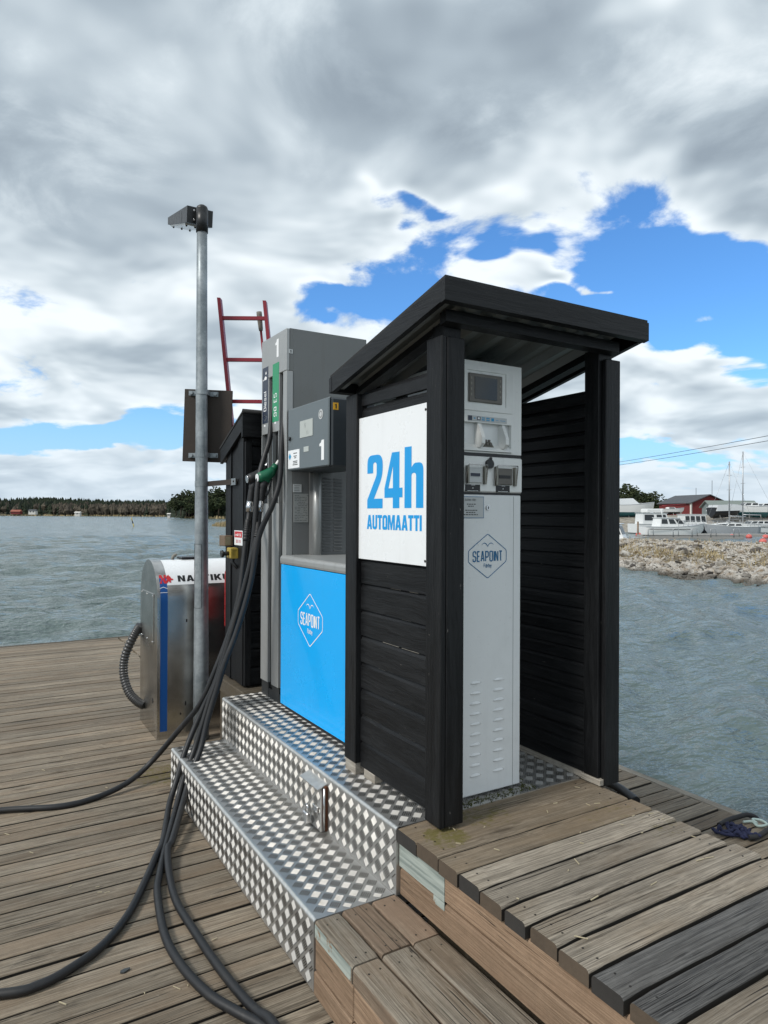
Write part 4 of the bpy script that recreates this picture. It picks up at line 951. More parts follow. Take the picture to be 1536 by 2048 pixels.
# ------------------------------------------------------------------ small black shed behind the pump
shd = thing('pump_shed', 'small black boarded shed with sloping roof behind the fuel pump', 'shed', (1.75, 4.4, .49))
def zs(y): return 2.222-.425*(y-4.20)
def sslab(x0, x1, y0, y1, a, c):
    return B().hull8([(x0, y0, zs(y0)+a), (x1, y0, zs(y0)+a), (x1, y1, zs(y1)+a), (x0, y1, zs(y1)+a), (x0, y0, zs(y0)+c), (x1, y0, zs(y0)+c), (x1, y1, zs(y1)+c), (x0, y1, zs(y1)+c)])
sb = B(); sb.hull8([(1.487, 4.20, .50), (2.10, 4.20, .50), (2.10, 4.56, .50), (1.487, 4.56, .50), (1.487, 4.20, zs(4.2)-.02), (2.10, 4.20, zs(4.2)-.02), (2.10, 4.56, zs(4.56)-.02), (1.487, 4.56, zs(4.56)-.02)]); sb.obj('body', M['black_wood_z'], shd)
ys_ = [4.197, 4.296, 4.30, 4.437, 4.441, 4.521, 4.525, 4.572]
for i in range(0, 8, 2):
    y0, y1 = ys_[i], ys_[i+1]; x0 = 1.464+(.008 if i in (2, 6) else 0)
    B().hull8([(x0, y0, .505), (1.4855, y0, .505), (1.4855, y1, .505), (x0, y1, .505), (x0, y0, zs(y0)-.10), (1.4855, y0, zs(y0)-.10), (1.4855, y1, zs(y1)-.10), (x0, y1, zs(y1)-.10)]).obj('board', M['black_wood_z'], shd)
for i in range(14):
    z = .505+.118*i
    B().prism([(4.178, z), (4.199, z), (4.199, z+.115), (4.187, z+.115), (4.178, z+.100)], lambda u, v, w: (w, u, v), 1.515, 2.10).obj('board', M['black_wood_x'], shd)
B().box(1.470, 1.513, 4.172, 4.1955, .505, 2.06, .002).obj('corner_trim', M['black_wood_z'], shd)
rf = sslab(1.440, 2.14, 4.155, 4.615, -.004, .010).obj('roof', M['felt'], shd)
b = B(); b.tube([(1.445, 4.16, zs(4.16)+.012), (2.14, 4.16, zs(4.16)+.012)], .014, 8); b.obj('roof_edge_roll', M['felt'], rf)
sslab(1.444, 1.463, 4.18, 4.61, -.105, -.005).obj('fascia_board', M['black_wood_y'], rf)
sslab(1.444, 2.13, 4.158, 4.178, -.150, -.005).obj('fascia_board', M['black_wood_x'], rf)
B().box(1.43, 2.12, 4.075, 4.62, .395, .4885, .006).obj('base_beam', M['rough_beam'], shd)
B().box(1.45, 2.10, 4.10, 4.60, .0, .394).obj('base', M['rough_beam'], shd)
es_ = thing('emergency_stop_sign', 'small red and white HÄTÄ SEIS sign on the shed', 'sign', (1.46, 4.27, 1.40))
B().box(1.4605, 1.4632, 4.196, 4.354, 1.397, 1.492).obj('plate', M['sign_white'], es_)
B().box(1.4595, 1.4603, 4.204, 4.345, 1.447, 1.486).obj('red_field', M['red_print'], es_)
b = B(); text(b, 'HÄTÄ', planeX(1.4590), -4.325, 1.4535, .0185, .021, .0055, .006); b.obj('lettering', M['white_print'], es_)
b = B(); text(b, 'SEIS', planeX(1.4600), -4.318, 1.412, .020, .019, .0045, .010); b.obj('lettering', M['red_print'], es_)
bx = thing('switch_box', 'weathered brown plastic box with faded label on the shed wall', 'switch box', (1.43, 4.43, 1.385))
B().box(1.405, 1.4635, 4.385, 4.475, 1.386, 1.456, .004).obj('box', M['brown_plastic'], bx)
b = B().box(1.405, 1.460, 4.4755, 4.50, 1.386, 1.456, .003); b.obj('cover', M['brown_plastic'], bx)
B().box(1.41, 1.445, 4.3835, 4.3848, 1.394, 1.450).obj('faded_label', M['faded_label'], bx)
yb = thing('emergency_stop_button', 'yellow emergency stop box with black mushroom button on the shed', 'button', (1.43, 4.33, 1.31))
B().box(1.413, 1.4635, 4.285, 4.365, 1.310, 1.3795, .005).obj('box', M['yellow_plastic'], yb)
b = B(); ring(b, (1.415, 1.462, 1.312, 1.3775), (1.425, 1.452, 1.324, 1.366), 4.281, 4.2845); b.obj('rim', M['yellow_plastic'], yb)
B().tube([(1.413, 4.325, 1.343), (1.375, 4.325, 1.341)], .014, 12).obj('stem', M['black_plastic'], yb)
B().tube([(1.376, 4.325, 1.341), (1.362, 4.325, 1.3405)], [.024, .022], 16).obj('mushroom_head', M['black_plastic'], yb)
B().tube(smooth_path([(1.437, 4.31, 1.31), (1.435, 4.31, 1.285), (1.45, 4.30, 1.262), (1.4635, 4.30, 1.25)], 5), .012, 10).obj('cable_gland', M['black_plastic'], yb)
fe = thing('fire_extinguisher', 'red fire extinguisher hung on the back of the shed, edge visible', 'fire extinguisher', (1.556, 4.655, .80))
B().tube([(1.556, 4.660, .80), (1.556, 4.660, .82), (1.556, 4.660, 1.19), (1.556, 4.660, 1.235), (1.556, 4.660, 1.26)], [.05, .058, .058, .045, .018], 18).obj('cylinder', M['extinguisher_red'], fe)
B().box(1.541, 1.571, 4.63, 4.70, 1.262, 1.30, .004).obj('valve', M['black_plastic'], fe)
B().tube(smooth_path([(1.556, 4.69, 1.28), (1.60, 4.71, 1.25), (1.62, 4.71, 1.05), (1.615, 4.71, .92)], 5), .009, 8).obj('discharge_hose', M['black_plastic'], fe)

# ------------------------------------------------------------------ lamp post
PX, PY = 1.383, 4.828
lp_ = thing('lamp_post', 'tall galvanised steel lamp post with twin black lamp head', 'lamp post', (PX, PY, 0))
def pc(z): return (PX-.012*z/3.7, PY+.002*z/3.7, z)
b = B(); zz_ = [0, .4, .9, 1.6, 2.4, 3.2, 3.655]; b.tube([pc(z) for z in zz_], [.0545, .0525, .050, .0455, .041, .0375, .0365], 28); pole = b.obj('pole', M['galvanised_steel'], lp_)
# service door let into the shaft, facing the camera's left
dr = B(); a0 = atan2(-.70, -.90)
for rr_, (za, zb), nm, mt_ in ((.0012, (.935, 1.385), 'service_door', 'galvanised_steel'),):
    n_ = 9; o_ = len(dr.v)
    for i in range(n_):
        a = a0-.62+1.24*i/(n_-1)
        for z in (za, zb):
            R_ = .0530-.0050*z/1.0*.8+rr_; c_ = pc(z); dr.v.append((c_[0]+R_*cos(a), c_[1]+R_*sin(a), z))
    dr._f([[o_+2*i, o_+2*i+2, o_+2*i+3, o_+2*i+1] for i in range(n_-1)], True)
    d_ob = dr.obj(nm, M[mt_], lp_)
def outline(z0, z1, da):
    pts = []
    def q(a, z): R_ = .0530-.0040*z+.0016; c_ = pc(z); return (c_[0]+R_*cos(a), c_[1]+R_*sin(a), z)
    for i in range(9): pts.append(q(a0-da+2*da*i/8, z0))
    for i in range(1, 5): pts.append(q(a0+da, z0+(z1-z0)*i/4))
    for i in range(1, 9): pts.append(q(a0+da-2*da*i/8, z1))
    for i in range(1, 5): pts.append(q(a0-da, z1+(z0-z1)*i/4))
    return pts
B().tube(outline(.935, 1.385, .62), .0014, 5, False).obj('door_gap', M['black_print'], d_ob)
b = B(); b.tube([pc(3.60), pc(3.765)], .042, 20); b.ball((pc(3.765)[0], pc(3.765)[1], 3.765), .042, .042, .032, 20, 6); hdp = b.obj('spigot', M['black_plastic'], lp_)
# twin lamp head: a wedge body each side of the spigot, lens below
c_ = Vector(pc(3.72)); ang = 0.0
Rm = Matrix.Translation(c_) @ Matrix.Rotation(ang, 4, 'Z')
def lz(y): return -.045+.327*(y-.05)
sx = .0925
b = B(); b.hull8([Rm @ Vector(p) for p in ((-sx, .06, lz(.05)), (sx, .06, lz(.05)), (sx, .62, lz(.62)), (-sx, .62, lz(.62)), (-sx, .045, .070), (sx, .045, .070), (sx, .62, lz(.62)+.055), (-sx, .62, lz(.62)+.055))]); lh = b.obj('lamp_head', M['black_plastic'], lp_)
b = B(); b.hull8([Rm @ Vector(p) for p in ((-.075, .16, lz(.16)-.013), (.075, .16, lz(.16)-.013), (.075, .59, lz(.59)-.013), (-.075, .59, lz(.59)-.013), (-.082, .15, lz(.15)-.001), (.082, .15, lz(.15)-.001), (.082, .60, lz(.60)-.001), (-.082, .60, lz(.60)-.001))]); b.obj('lens', M['lamp_glass'], lh)
b = B(); b.hull8([Rm @ Vector(p) for p in ((-sx-.001, .20, lz(.2)), (-sx-.0003, .20, lz(.2)), (-sx-.0003, .206, lz(.206)), (-sx-.001, .206, lz(.206)), (-sx-.001, .20, .085), (-sx-.0003, .20, .085), (-sx-.0003, .206, .086), (-sx-.001, .206, .086))]); b.obj('seam', M['black_print'], lh)
B().tube([Rm @ Vector((0, 0, .0)), Rm @ Vector((0, .052, 0))], .030, 14).obj('arm', M['black_plastic'], lh)
for sx in (-.045, .045):
    for sz in (-.022, .045): B().tube([Rm @ Vector((sx, .058, sz)), Rm @ Vector((sx, .040, sz))], .006, 8).obj('bolt', M['chrome'], lh)
for x in (-.09, 0, .09):
    for y in (.18, .56): B().ball(Rm @ Vector((x*.7, y, lz(y)-.016)), .008, n=8, m=4).obj('lens_clip', M['black_plastic'], lh)
# board on the post, seen from behind, with two clamps
bd = thing('notice_board', 'dark plywood board clamped to the lamp post, seen from behind', 'board', (PX, PY, 1.97))
Rb = Matrix.Translation((PX-.006, PY, 0)) @ Matrix.Rotation(radians(-28), 4, 'Z')
B().box(-.205, .136, .058, .074, 1.972, 2.492, .002, Rb @ Matrix.Rotation(radians(1.6), 4, 'Y')).obj('panel', M['plywood_dark'], bd)
for z, tl in ((2.462, .035), (2.018, 0.0)):
    b = B(); R_ = .0455; pts = [Vector((-.105, .052, z))]+[Vector((-R_*cos(a)*1.0, -R_*sin(a), z)) for a in np.linspace(.15, pi-.15, 13)]+[Vector((.105, .052, z))]
    pts = [Vector((-.105, .050, z)), Vector((-.05, .048, z))]+[Vector((-R_*cos(a), -R_*sin(a), z)) for a in np.linspace(0, pi, 13)]+[Vector((.05, .048, z)), Vector((.105, .050, z))]
    o_ = len(b.v)
    for p in pts:
        for dz in (-.017, .017): b.v.append(tuple(Rb @ Vector((p.x, p.y, p.z+dz-tl*p.x))))
    b._f([[o_+2*i, o_+2*i+2, o_+2*i+3, o_+2*i+1] for i in range(len(pts)-1)], False); ob = b.obj('clamp', M['galvanised_steel'], bd)
    for x in (-.085, .085): B().tube([Rb @ Vector((x, .049, z-tl*x)), Rb @ Vector((x, .030, z-tl*x))], .013, 8).obj('clamp_bolt', M['galvanised_steel'], ob)
br = thing('pole_bracket', 'grey steel strap tying the lamp post to the shed', 'bracket', (1.42, 4.55, 1.80))
b = B(); o_ = 0
for i in range(17):
    a = 2*pi*i/16
    for z in (1.793, 1.831): c2 = pc(z); b.v.append((c2[0]+.0468*cos(a), c2[1]+.0468*sin(a), z))
b._f([[2*i, 2*i+2, 2*i+3, 2*i+1] for i in range(16)], True); b.obj('band', M['galvanised_steel'], br)
B().hull8([(1.452, 4.30, 1.792), (1.458, 4.30, 1.792), (1.420, 4.80, 1.794), (1.414, 4.80, 1.794), (1.452, 4.30, 1.828), (1.458, 4.30, 1.828), (1.420, 4.80, 1.830), (1.414, 4.80, 1.830)]).obj('strap', M['plywood_dark'], br)
B().box(1.446, 1.4505, 4.300, 4.395, 1.788, 1.832, .001).obj('end_plate', M['galvanised_steel'], br)
B().tube([(1.4505, 4.33, 1.812), (1.440, 4.33, 1.812)], .006, 8).obj('bolt', M['screw_dark'], br)

# ------------------------------------------------------------------ stainless pump-out cabinet
cab = thing('pump_out_cabinet', 'round-topped stainless steel pump-out cabinet with blue stripe behind the lamp post', 'cabinet', (1.5, 5.235, 0))
CY, CR, CZ = 5.235, .283, .972
def arch(r, n_=28): return [(CY-r, .0)]+[(CY-r*cos(a), CZ+r*sin(a)) for a in np.linspace(0, pi, n_)]+[(CY+r, .0)]
b = B(); pa = arch(CR); o_ = 0
b.v += [(1.118, y, z) for y, z in pa]+[(2.02, y, z) for y, z in pa]; n_ = len(pa)
b._f([[i, i+1, n_+i+1, n_+i] for i in range(n_-1)], True); shell = b.obj('shell', M['brushed_steel'], cab)
B().prism(arch(CR+.004), lambda u, v, w: (w, u, v), 1.104, 1.1165).obj('end_plate', M['brushed_steel'], cab)
B().prism(arch(CR+.004), lambda u, v, w: (w, u, v), 2.0215, 2.034).obj('end_plate', M['brushed_steel'], cab)
def band(x0, x1, a0_, a1_, r, nm, mt_, par, down=None, n_=14):
    b = B(); pts = [(CY-r*cos(a), CZ+r*sin(a)) for a in np.linspace(a0_, a1_, n_)]
    if down is not None: pts = [(CY-r, down)]+pts
    m_ = len(pts); b.v += [(x0, y, z) for y, z in pts]+[(x1, y, z) for y, z in pts]; b._f([[i, i+1, m_+i+1, m_+i] for i in range(m_-1)], True); return b.obj(nm, mt_, par)
band(1.126, 1.176, 0, .62, CR+.0012, 'blue_stripe', M['stripe_blue'], shell, .055)
band(1.178, 2.02, .42, 1.45, CR+.0008, 'white_band', M['sign_white'], shell)
def cyl(x, s, l=0): a = s/CR; return (x, CY-(CR+.0022+l)*cos(a), CZ+(CR+.0022+l)*sin(a))
b = B(); big_text(b, 'NAUTIKULMA', lambda u, v, l=0: cyl(u, v, l), 1.257, .142, .050, 1.50, .12); b.obj('lettering', M['black_print'], shell)
b = B(); big_text(b, 'N', lambda u, v, l=0: cyl(u, v, l), 1.127, .132, .070, 1.0)
anim = [(1.172, .137), (1.182, .137), (1.190, .150), (1.196, .138), (1.207, .138), (1.205, .155), (1.222, .157), (1.224, .166), (1.212, .170), (1.204, .188), (1.196, .190), (1.196, .204), (1.190, .196), (1.181, .197), (1.180, .188), (1.174, .176), (1.180, .160), (1.172, .150)]
b.face([cyl(u, s, .0004) for u, s in anim]); b.obj('red_emblem', M['red_print'], shell)
b = B()
for (s0, s1, s2, th) in ((.098, .106, .094, .004), (.066, .067, .066, .0035)): ribbon(b, [Vector((1.126, s0)), Vector((1.150, s1)), Vector((1.176, s2))], th, lambda u, v, l=0: cyl(u, v))
b.obj('wave_lines', M['white_print'], shell)
hh_ = B().box(1.098, 1.1035, 5.055, 5.44, .66, 1.02, .001).obj('access_plate', M['brushed_steel'], cab)
for y in (5.07, 5.25, 5.425):
    for z in (.675, 1.005): B().ball((1.0975, y, z), .006, .006, .006, 8, 4).obj('rivet', M['chrome'], hh_)
for (x, z, h_) in ((1.305, .83, .02), (1.300, .235, .03), (1.265, .165, .014)):
    B().box(x, x+.010, CY-CR-.0012, CY-CR-.0004, z-h_/2, z+h_/2).obj('vent_hole', M['black_print'], shell)
B().tube([(1.1035, 5.08, .25), (1.1025, 5.08, .25)], .02, 14).obj('plug_hole', M['black_print'], cab)
B().tube(smooth_path([(1.275, CY, 1.256), (1.283, CY, 1.276), (1.297, CY, 1.286), (1.305, CY, 1.282)], 4), .012, 8).obj('top_catch', M['foam_grey'], cab)
B().box(1.33, 1.5, CY-.05, CY+.09, 1.2555, 1.272, .004).obj('top_hatch', M['black_plastic'], cab)
cd_ = thing('ribbed_suction_hose', 'ribbed grey suction hose looping from the steel cabinet end', 'hose', (1.05, 5.4, .3))
P_ = smooth_path([(1.10, 5.50, .735), (1.062, 5.53, .66), (1.00, 5.555, .50), (.985, 5.53, .36), (1.01, 5.46, .24), (1.06, 5.40, .175), (1.104, 5.36, .15)], 26)
rr_ = [.034 if i % 4 < 2 else .0285 for i in range(len(P_))]
B().tube(P_, rr_, 16).obj('corrugated_tube', M['conduit_grey'], cd_)

# ------------------------------------------------------------------ red ladder, boat hook
lad = thing('red_ladder', 'red metal ladder standing behind the shed and pump', 'ladder', (1.95, 4.73, 0))
dl = Vector((1.615-1.528, 4.858-4.906, 2.207-3.166)).normalized()
La, Ra = Vector((1.5245, 4.907, 3.175)), Vector((1.8095, 4.735, 3.155)); w_ = (Ra-La).normalized(); nn = w_.cross(dl).normalized()
def bar(bb, p, q, a, b_, wd, dp):
    bb.hull8([p-a*wd-b_*dp, p+a*wd-b_*dp, p+a*wd+b_*dp, p-a*wd+b_*dp, q-a*wd-b_*dp, q+a*wd-b_*dp, q+a*wd+b_*dp, q-a*wd+b_*dp]); return bb
for s_ in (La, Ra):
    ln = (s_.z-.004)/-dl.z; r_ = bar(B(), s_, s_+dl*ln, w_, nn, .0125, .0285).obj('rail', M['ladder_red'], lad)
    if s_ is La:
        for i in range(9):
            q = La+dl*(.142+.3065*i); B().tube([q-w_*.0122, q-w_*.0145], .010, 10).obj('rung_end', M['rubber_grip'], r_)
for i in range(10):
    a = La+dl*(.142+.3065*i)+w_*.013; c2 = Ra+dl*(.125+.3065*i)-w_*.013
    if a.z > .1: bar(B(), a, c2, dl, nn, .0125, .0125).obj('rung', M['ladder_red'], lad)
bh = thing('boat_hook', 'red pole with grey foam end leaning by the ladder', 'boat hook', (1.93, 4.85, 0))
q = Ra-w_*.062+nn*.07-dl*-.06; B().tube([q+dl*.14, q+dl*2.95], .009, 10).obj('pole', M['ladder_red'], bh)
B().tube([q, q+dl*.02, q+dl*.125, q+dl*.14], [.020, .0205, .0165, .014], 14).obj('foam_end', M['foam_grey'], bh)

# ------------------------------------------------------------------ ropes by the jetty edge
def lay(zz): return .012
mr = thing('mooring_rope', 'tangled navy blue rope on the boards by the water edge', 'rope', (3.28, 2.03, 0))
rg = random.Random(5); b = B()
for s_ in range(5):
    p = Vector((3.24+rg.uniform(-.01, .10), 2.10-rg.uniform(0, .14), .015)); pts = [p]
    a = rg.uniform(0, 6)
    for i in range(26):
        a += rg.uniform(-.9, .9); tgt = Vector((3.265+.012*sin(i), 2.10-.14*((i+s_*5) % 26)/26, 0))
        p = p+Vector((cos(a), sin(a), 0))*.018+(tgt-p)*.22; p.z = .011+abs(rg.gauss(0, .011)); pts.append(p.copy())
    b.tube(smooth_path(pts, 3), .0075, 7)
b.obj('strands', M['rope_navy'], mr)
br_ = thing('black_mooring_line', 'thick black line looped over the jetty edge beside the blue rope', 'rope', (3.4, 2.1, 0))
B().tube(smooth_path([(3.27, 2.115, .02), (3.36, 2.125, .02), (3.44, 2.12, .022), (3.52, 2.105, .02), (3.585, 2.09, -.03), (3.60, 2.05, -.2), (3.592, 2.0, -.03), (3.52, 1.965, .02), (3.42, 1.955, .02), (3.32, 1.945, .02), (3.27, 1.96, .02)], 6), .0125, 10).obj('line', M['rope_black'], br_)
pr_ = thing('pale_rope', 'short pale green rope end lying inside the black loop', 'rope', (3.46, 2.04, 0))
B().tube(smooth_path([(3.43, 2.085, .012), (3.47, 2.06, .014), (3.45, 2.02, .012), (3.50, 2.00, .014), (3.52, 2.04, .016), (3.49, 2.07, .018), (3.46, 2.03, .02)], 5), .0065, 8).obj('strand', M['rope_pale'], pr_)
bk = thing('black_pipe', 'short black pipe on the boards beside the kiosk corner', 'pipe', (3.2, 2.7, 0))
B().tube(smooth_path([(3.15, 2.95, .03), (3.19, 2.80, .032), (3.195, 2.70, .03), (3.175, 2.61, .026), (3.14, 2.52, .024)], 6), .024, 12).obj('tube', M['rubber'], bk)
rg = random.Random(31); mb = B()
for i in range(420):
    x = rg.uniform(1.50, 1.98); y = 2.118-abs(rg.gauss(0, .022)); r_ = rg.uniform(.002, .006)
    if i % 6 == 0: x = 1.938+abs(rg.gauss(0, .02)); y = rg.uniform(2.07, 2.3)
    p = Vector((x, y, .4858)); mb.v += [tuple(p+Vector((r_*cos(a), r_*sin(a), 0))) for a in (0, 2.1, 4.2)]+[tuple(p+Vector((0, 0, r_*.7)))]
    o_ = len(mb.v)-4; mb._f([[o_, o_+1, o_+3], [o_+1, o_+2, o_+3], [o_+2, o_, o_+3]])
tag(mb.obj('moss', M['moss']), 'green moss along the foot of the payment terminal', 'moss', None, 'stuff')
sl = thing('slate_chip', 'small flat dark slate chip on the deck boards beside the hoses', 'chip', (.46, 2.51, 0))
B().prism([(.440, 2.506), (.452, 2.500), (.472, 2.510), (.475, 2.517), (.457, 2.520), (.443, 2.515)], lambda u, v, w: (u, v, w), .0015, .006).obj('chip', M['slate'], sl)
# straw litter and wood chips on the planks
lt = B(); rg = random.Random(21)
for i in range(70):
    x, y, z = (rg.uniform(1.35, 2.2), rg.uniform(1.2, 2.0), .4895) if i < 26 else (rg.uniform(-.6, .95), rg.uniform(2.3, 5.5), .002)
    a = rg.uniform(0, 3.1); L = rg.uniform(.006, .035); d = Vector((cos(a), sin(a), 0)); s_ = Vector((-d.y, d.x, 0))*rg.uniform(.0008, .002); p = Vector((x, y, z))
    lt.hull8([p-d*L/2-s_, p+d*L/2-s_, p+d*L/2+s_, p-d*L/2+s_]+[q+Vector((0, 0, .002)) for q in (p-d*L/2-s_, p+d*L/2-s_, p+d*L/2+s_, p-d*L/2+s_)])
tag(lt.obj('straw_litter', M['straw_litter']), 'loose straw and wood chips scattered on the deck boards', 'litter', None, 'stuff')

# ------------------------------------------------------------------ surroundings
FV = Vector((sin(YAW), cos(YAW), 0)); RV = Vector((cos(YAW), -sin(YAW), 0))
def at(px, d, z=0.):
    """a place d metres out along the view axis at a given bearing (px on the 1536 px wide photo)"""
    return FV*d+RV*((px-768)/1365.*d)+Vector((0, 0, z))
WZ = -.6
def yz(y, d): return 1.6-(y-1031.)/1365.*d
# ---- water: real waves near the jetty, finer ripples in the material
def water_mat():
    m, n = mat('sea_water')
    g = n.add('ShaderNodeNewGeometry').outputs['Position']
    a = n.noise(n.vmath('MULTIPLY', g, (1.0, 1.6, 1)), 1.7, 3, .6); b = n.noise(g, 6.5, 3, .6); c = n.noise(n.vmath('MULTIPLY', g, (.35, .5, 1)), .55, 2, .5)
    h = n.math('ADD', n.math('MULTIPLY', a, .26), n.math('ADD', n.math('MULTIPLY', b, .060), n.math('MULTIPLY', c, .30)))
    wind = n.noise(n.vmath('MULTIPLY', g, (1, 1, 0)), .085, 3, .55)
    h = n.math('MULTIPLY', h, n.math('ADD', .35, n.math('MULTIPLY', wind, 1.3)))
    col = n.mix(n.smooth(n.noise(g, .05, 2), .35, .7), (.095, .130, .128), (.120, .156, .146))
    bp = n.add('ShaderNodeBump', {'Height': h, 'Strength': 1.0, 'Distance': 1.0})
    finish(n, **{'Base Color': col, 'Roughness': .14, 'IOR': 1.33, 'Specular IOR Level': .5, 'Normal': bp.outputs[0]})
    return m
water_mat()
def build_water():
    th0 = pi/2-YAW
    fa = np.linspace(-1.12, 1.12, 560); ca = np.linspace(1.16, 2*pi-1.16, 40)
    ang = np.concatenate([fa, ca]); rad = np.concatenate([np.geomspace(1.5, 70, 380), np.geomspace(74, 5000, 60)])
    A, Rr = np.meshgrid(ang, rad); X = Rr*np.cos(th0+A); Y = Rr*np.sin(th0+A); Z = np.full_like(X, WZ)
    rg = np.random.RandomState(4); wind = radians(-60)
    for i in range(70):
        lam = 10**rg.uniform(math.log10(.45), math.log10(4.5)); kk = 2*pi/lam; dr = wind+rg.normal(0, .55)
        amp = .0075*lam**.85*rg.uniform(.5, 1.2)*.8
        fade = np.clip(1.3-Rr*.012/lam*1.2, 0, 1)
        phs = kk*(X*cos(dr)+Y*sin(dr))+rg.uniform(0, 6.28)
        w = np.sin(phs); Z += amp*fade*(w+.35*(w*w-.5))
    n1, n2 = X.shape
    v = np.stack([X, Y, Z], -1).reshape(-1, 3)
    I = np.arange(n1*n2).reshape(n1, n2); J = np.roll(I, -1, 1)
    f = np.stack([I[:-1], J[:-1], J[1:], I[1:]], -1).reshape(-1, 4)
    me = bpy.data.meshes.new('water'); me.vertices.add(len(v)); me.vertices.foreach_set('co', v.ravel())
    me.loops.add(f.size); me.loops.foreach_set('vertex_index', f.ravel()); me.polygons.add(len(f))
    me.polygons.foreach_set('loop_start', np.arange(0, f.size, 4)); me.update(calc_edges=True); me.shade_smooth(); me.materials.append(MATS['sea_water'])
    o = bpy.data.objects.new('water', me); COL.objects.link(o)
    if me.polygons[1000].normal.z < 0: me.flip_normals()
    tag(o, 'choppy grey-green sea around the jetty', None, None, 'structure')
build_water()
# ---- materials for the distance
def ground_mat(name, c1, c2, sc, rough=.9):
    m, n = mat(name); g = n.add('ShaderNodeNewGeometry').outputs['Position']
    a = n.noise(g, sc, 5, .65); c = n.mix(n.smooth(a, .35, .65), c1, c2)
    finish(n, **{'Base Color': c, 'Roughness': rough, 'Normal': n.add('ShaderNodeBump', {'Height': a, 'Strength': .5, 'Distance': .1}).outputs[0]}); return m
ground_mat('shore_ground', (.10, .085, .05), (.20, .17, .11), .08)
ground_mat('gravel_ground', (.16, .14, .11), (.34, .31, .26), 1.5)
ground_mat('spit_ground', (.07, .06, .042), (.24, .19, .12), 2.2)
def leaf_mat(name, c1, c2, sc):
    m, n = mat(name); g = n.add('ShaderNodeNewGeometry').outputs['Position']
    r = n.add('ShaderNodeObjectInfo').outputs['Random']
    c = n.mix(n.smooth(n.noise(g, sc, 3, .7), .35, .65), c1, c2); c = n.vmath('SCALE', c, scale=n.math('ADD', .75, n.math('MULTIPLY', r, .5)))
    finish(n, **{'Base Color': c, 'Roughness': .8, 'Specular IOR Level': .2}); return m
leaf_mat('conifer', (.013, .022, .014), (.040, .052, .028), .11)
leaf_mat('bare_wood', (.045, .038, .030), (.090, .076, .055), .09)
leaf_mat('pine_crown', (.016, .026, .012), (.050, .062, .026), .45)
simple('bark', (.10, .07, .05), .9, var=.3)
simple('reed', (.36, .28, .15), .9, var=.3, scale=3)
simple('dry_grass', (.40, .315, .165), .9, var=.35, scale=2.5)
def rock_mat():
    m, n = mat('stone'); _, v = objvec(n); r = n.add('ShaderNodeObjectInfo').outputs['Random']; g = n.add('ShaderNodeNewGeometry').outputs['Position']
    a = n.noise(v, 6., 5, .7); cell = n.noise(g, 2.3, 2, .5)
    c = n.ramp(n.math('ADD', n.math('MULTIPLY', r, .5), n.math('MULTIPLY', cell, .5)), [(0.20, (.045, .038, .034)), (.40, (.15, .13, .11)), (.52, (.27, .245, .21)), (.64, (.55, .52, .47)), (.80, (.24, .175, .11))])
    c = n.mix(n.smooth(a, .4, .7), c, n.vmath('SCALE', c, scale=.5))
    c = n.vmath('SCALE', c, scale=.92)
    wet = n.smooth(n.math('ADD', n.add('ShaderNodeSeparateXYZ', {0: g}).outputs[2], n.math('MULTIPLY', a, .12)), -.36, -.50)
    c = n.mix(n.math('MULTIPLY', wet, .8), c, (.035, .031, .024))
    finish(n, **{'Base Color': c, 'Roughness': .85, 'Normal': n.add('ShaderNodeBump', {'Height': a, 'Strength': .5, 'Distance': .05}).outputs[0]})
rock_mat()
simple('gelcoat', (.72, .73, .72), .25, var=.05, scale=2)
simple('hull_grey', (.34, .36, .38), .3, var=.05, scale=2)
simple('hull_dark', (.015, .017, .022), .3, var=.1, scale=2)
simple('hull_teal', (.03, .14, .16), .5, var=.1, scale=2)
simple('hull_red', (.28, .03, .03), .5, var=.1, scale=2)
simple('boat_glass', (.02, .025, .028), .08, var=.05)
simple('tarp', (.50, .52, .53), .6, var=.15, scale=3)
simple('mast_alloy', (.42, .43, .44), .4, .6)
simple('barn_red', (.145, .018, .018), .8, var=.15, scale=1)
simple('barn_roof', (.075, .078, .082), .6, .2, var=.1, scale=1)
simple('shed_grey', (.19, .225, .225), .7, var=.1, scale=1)
simple('shed_roof', (.17, .20, .18), .6, var=.1, scale=1)
simple('house_white', (.6, .58, .54), .8, var=.05, scale=1)
simple('house_red_roof', (.28, .09, .06), .8, var=.1, scale=1)
simple('timber_grey', (.30, .29, .275), .8, var=.25, scale=4)
simple('buoy_pink', (.60, .13, .11), .5, var=.1)
simple('spar_yellow', (.42, .33, .09), .6, var=.1)
simple('cable_black', (.03, .03, .032), .6)

# ---- far shore with its wood
def strip(name, pts_fn, us, vs, mt_, label):
    v = [tuple(pts_fn(u, w)) for w in vs for u in us]; nu = len(us)
    f = [(j*nu+i, j*nu+i+1, (j+1)*nu+i+1, (j+1)*nu+i) for j in range(len(vs)-1) for i in range(nu-1)]
    me = new_mesh(name, v, f, MATS[mt_], True); o = link(name, me, None)
    return tag(o, label, None, None, 'structure')
def far_d(px): return 470+40*sin(px*.006+1)+ (0 if px < 330 else -min(1, (px-330)/40.)*150)
def far_h(px, w): return WZ-.8+ (1.6*min(1, w*8)) + 9.5*max(0, w-.06)*(1+.35*sin(px*.008+.6)+.15*sin(px*.021))
strip('far_shore', lambda px, w: at(px, far_d(px)+w*340, far_h(px, w)), list(range(-1500, 1180, 20)), [0, .02, .05, .1, .2, .35, .6, 1], 'shore_ground', 'low far shore across the bay')
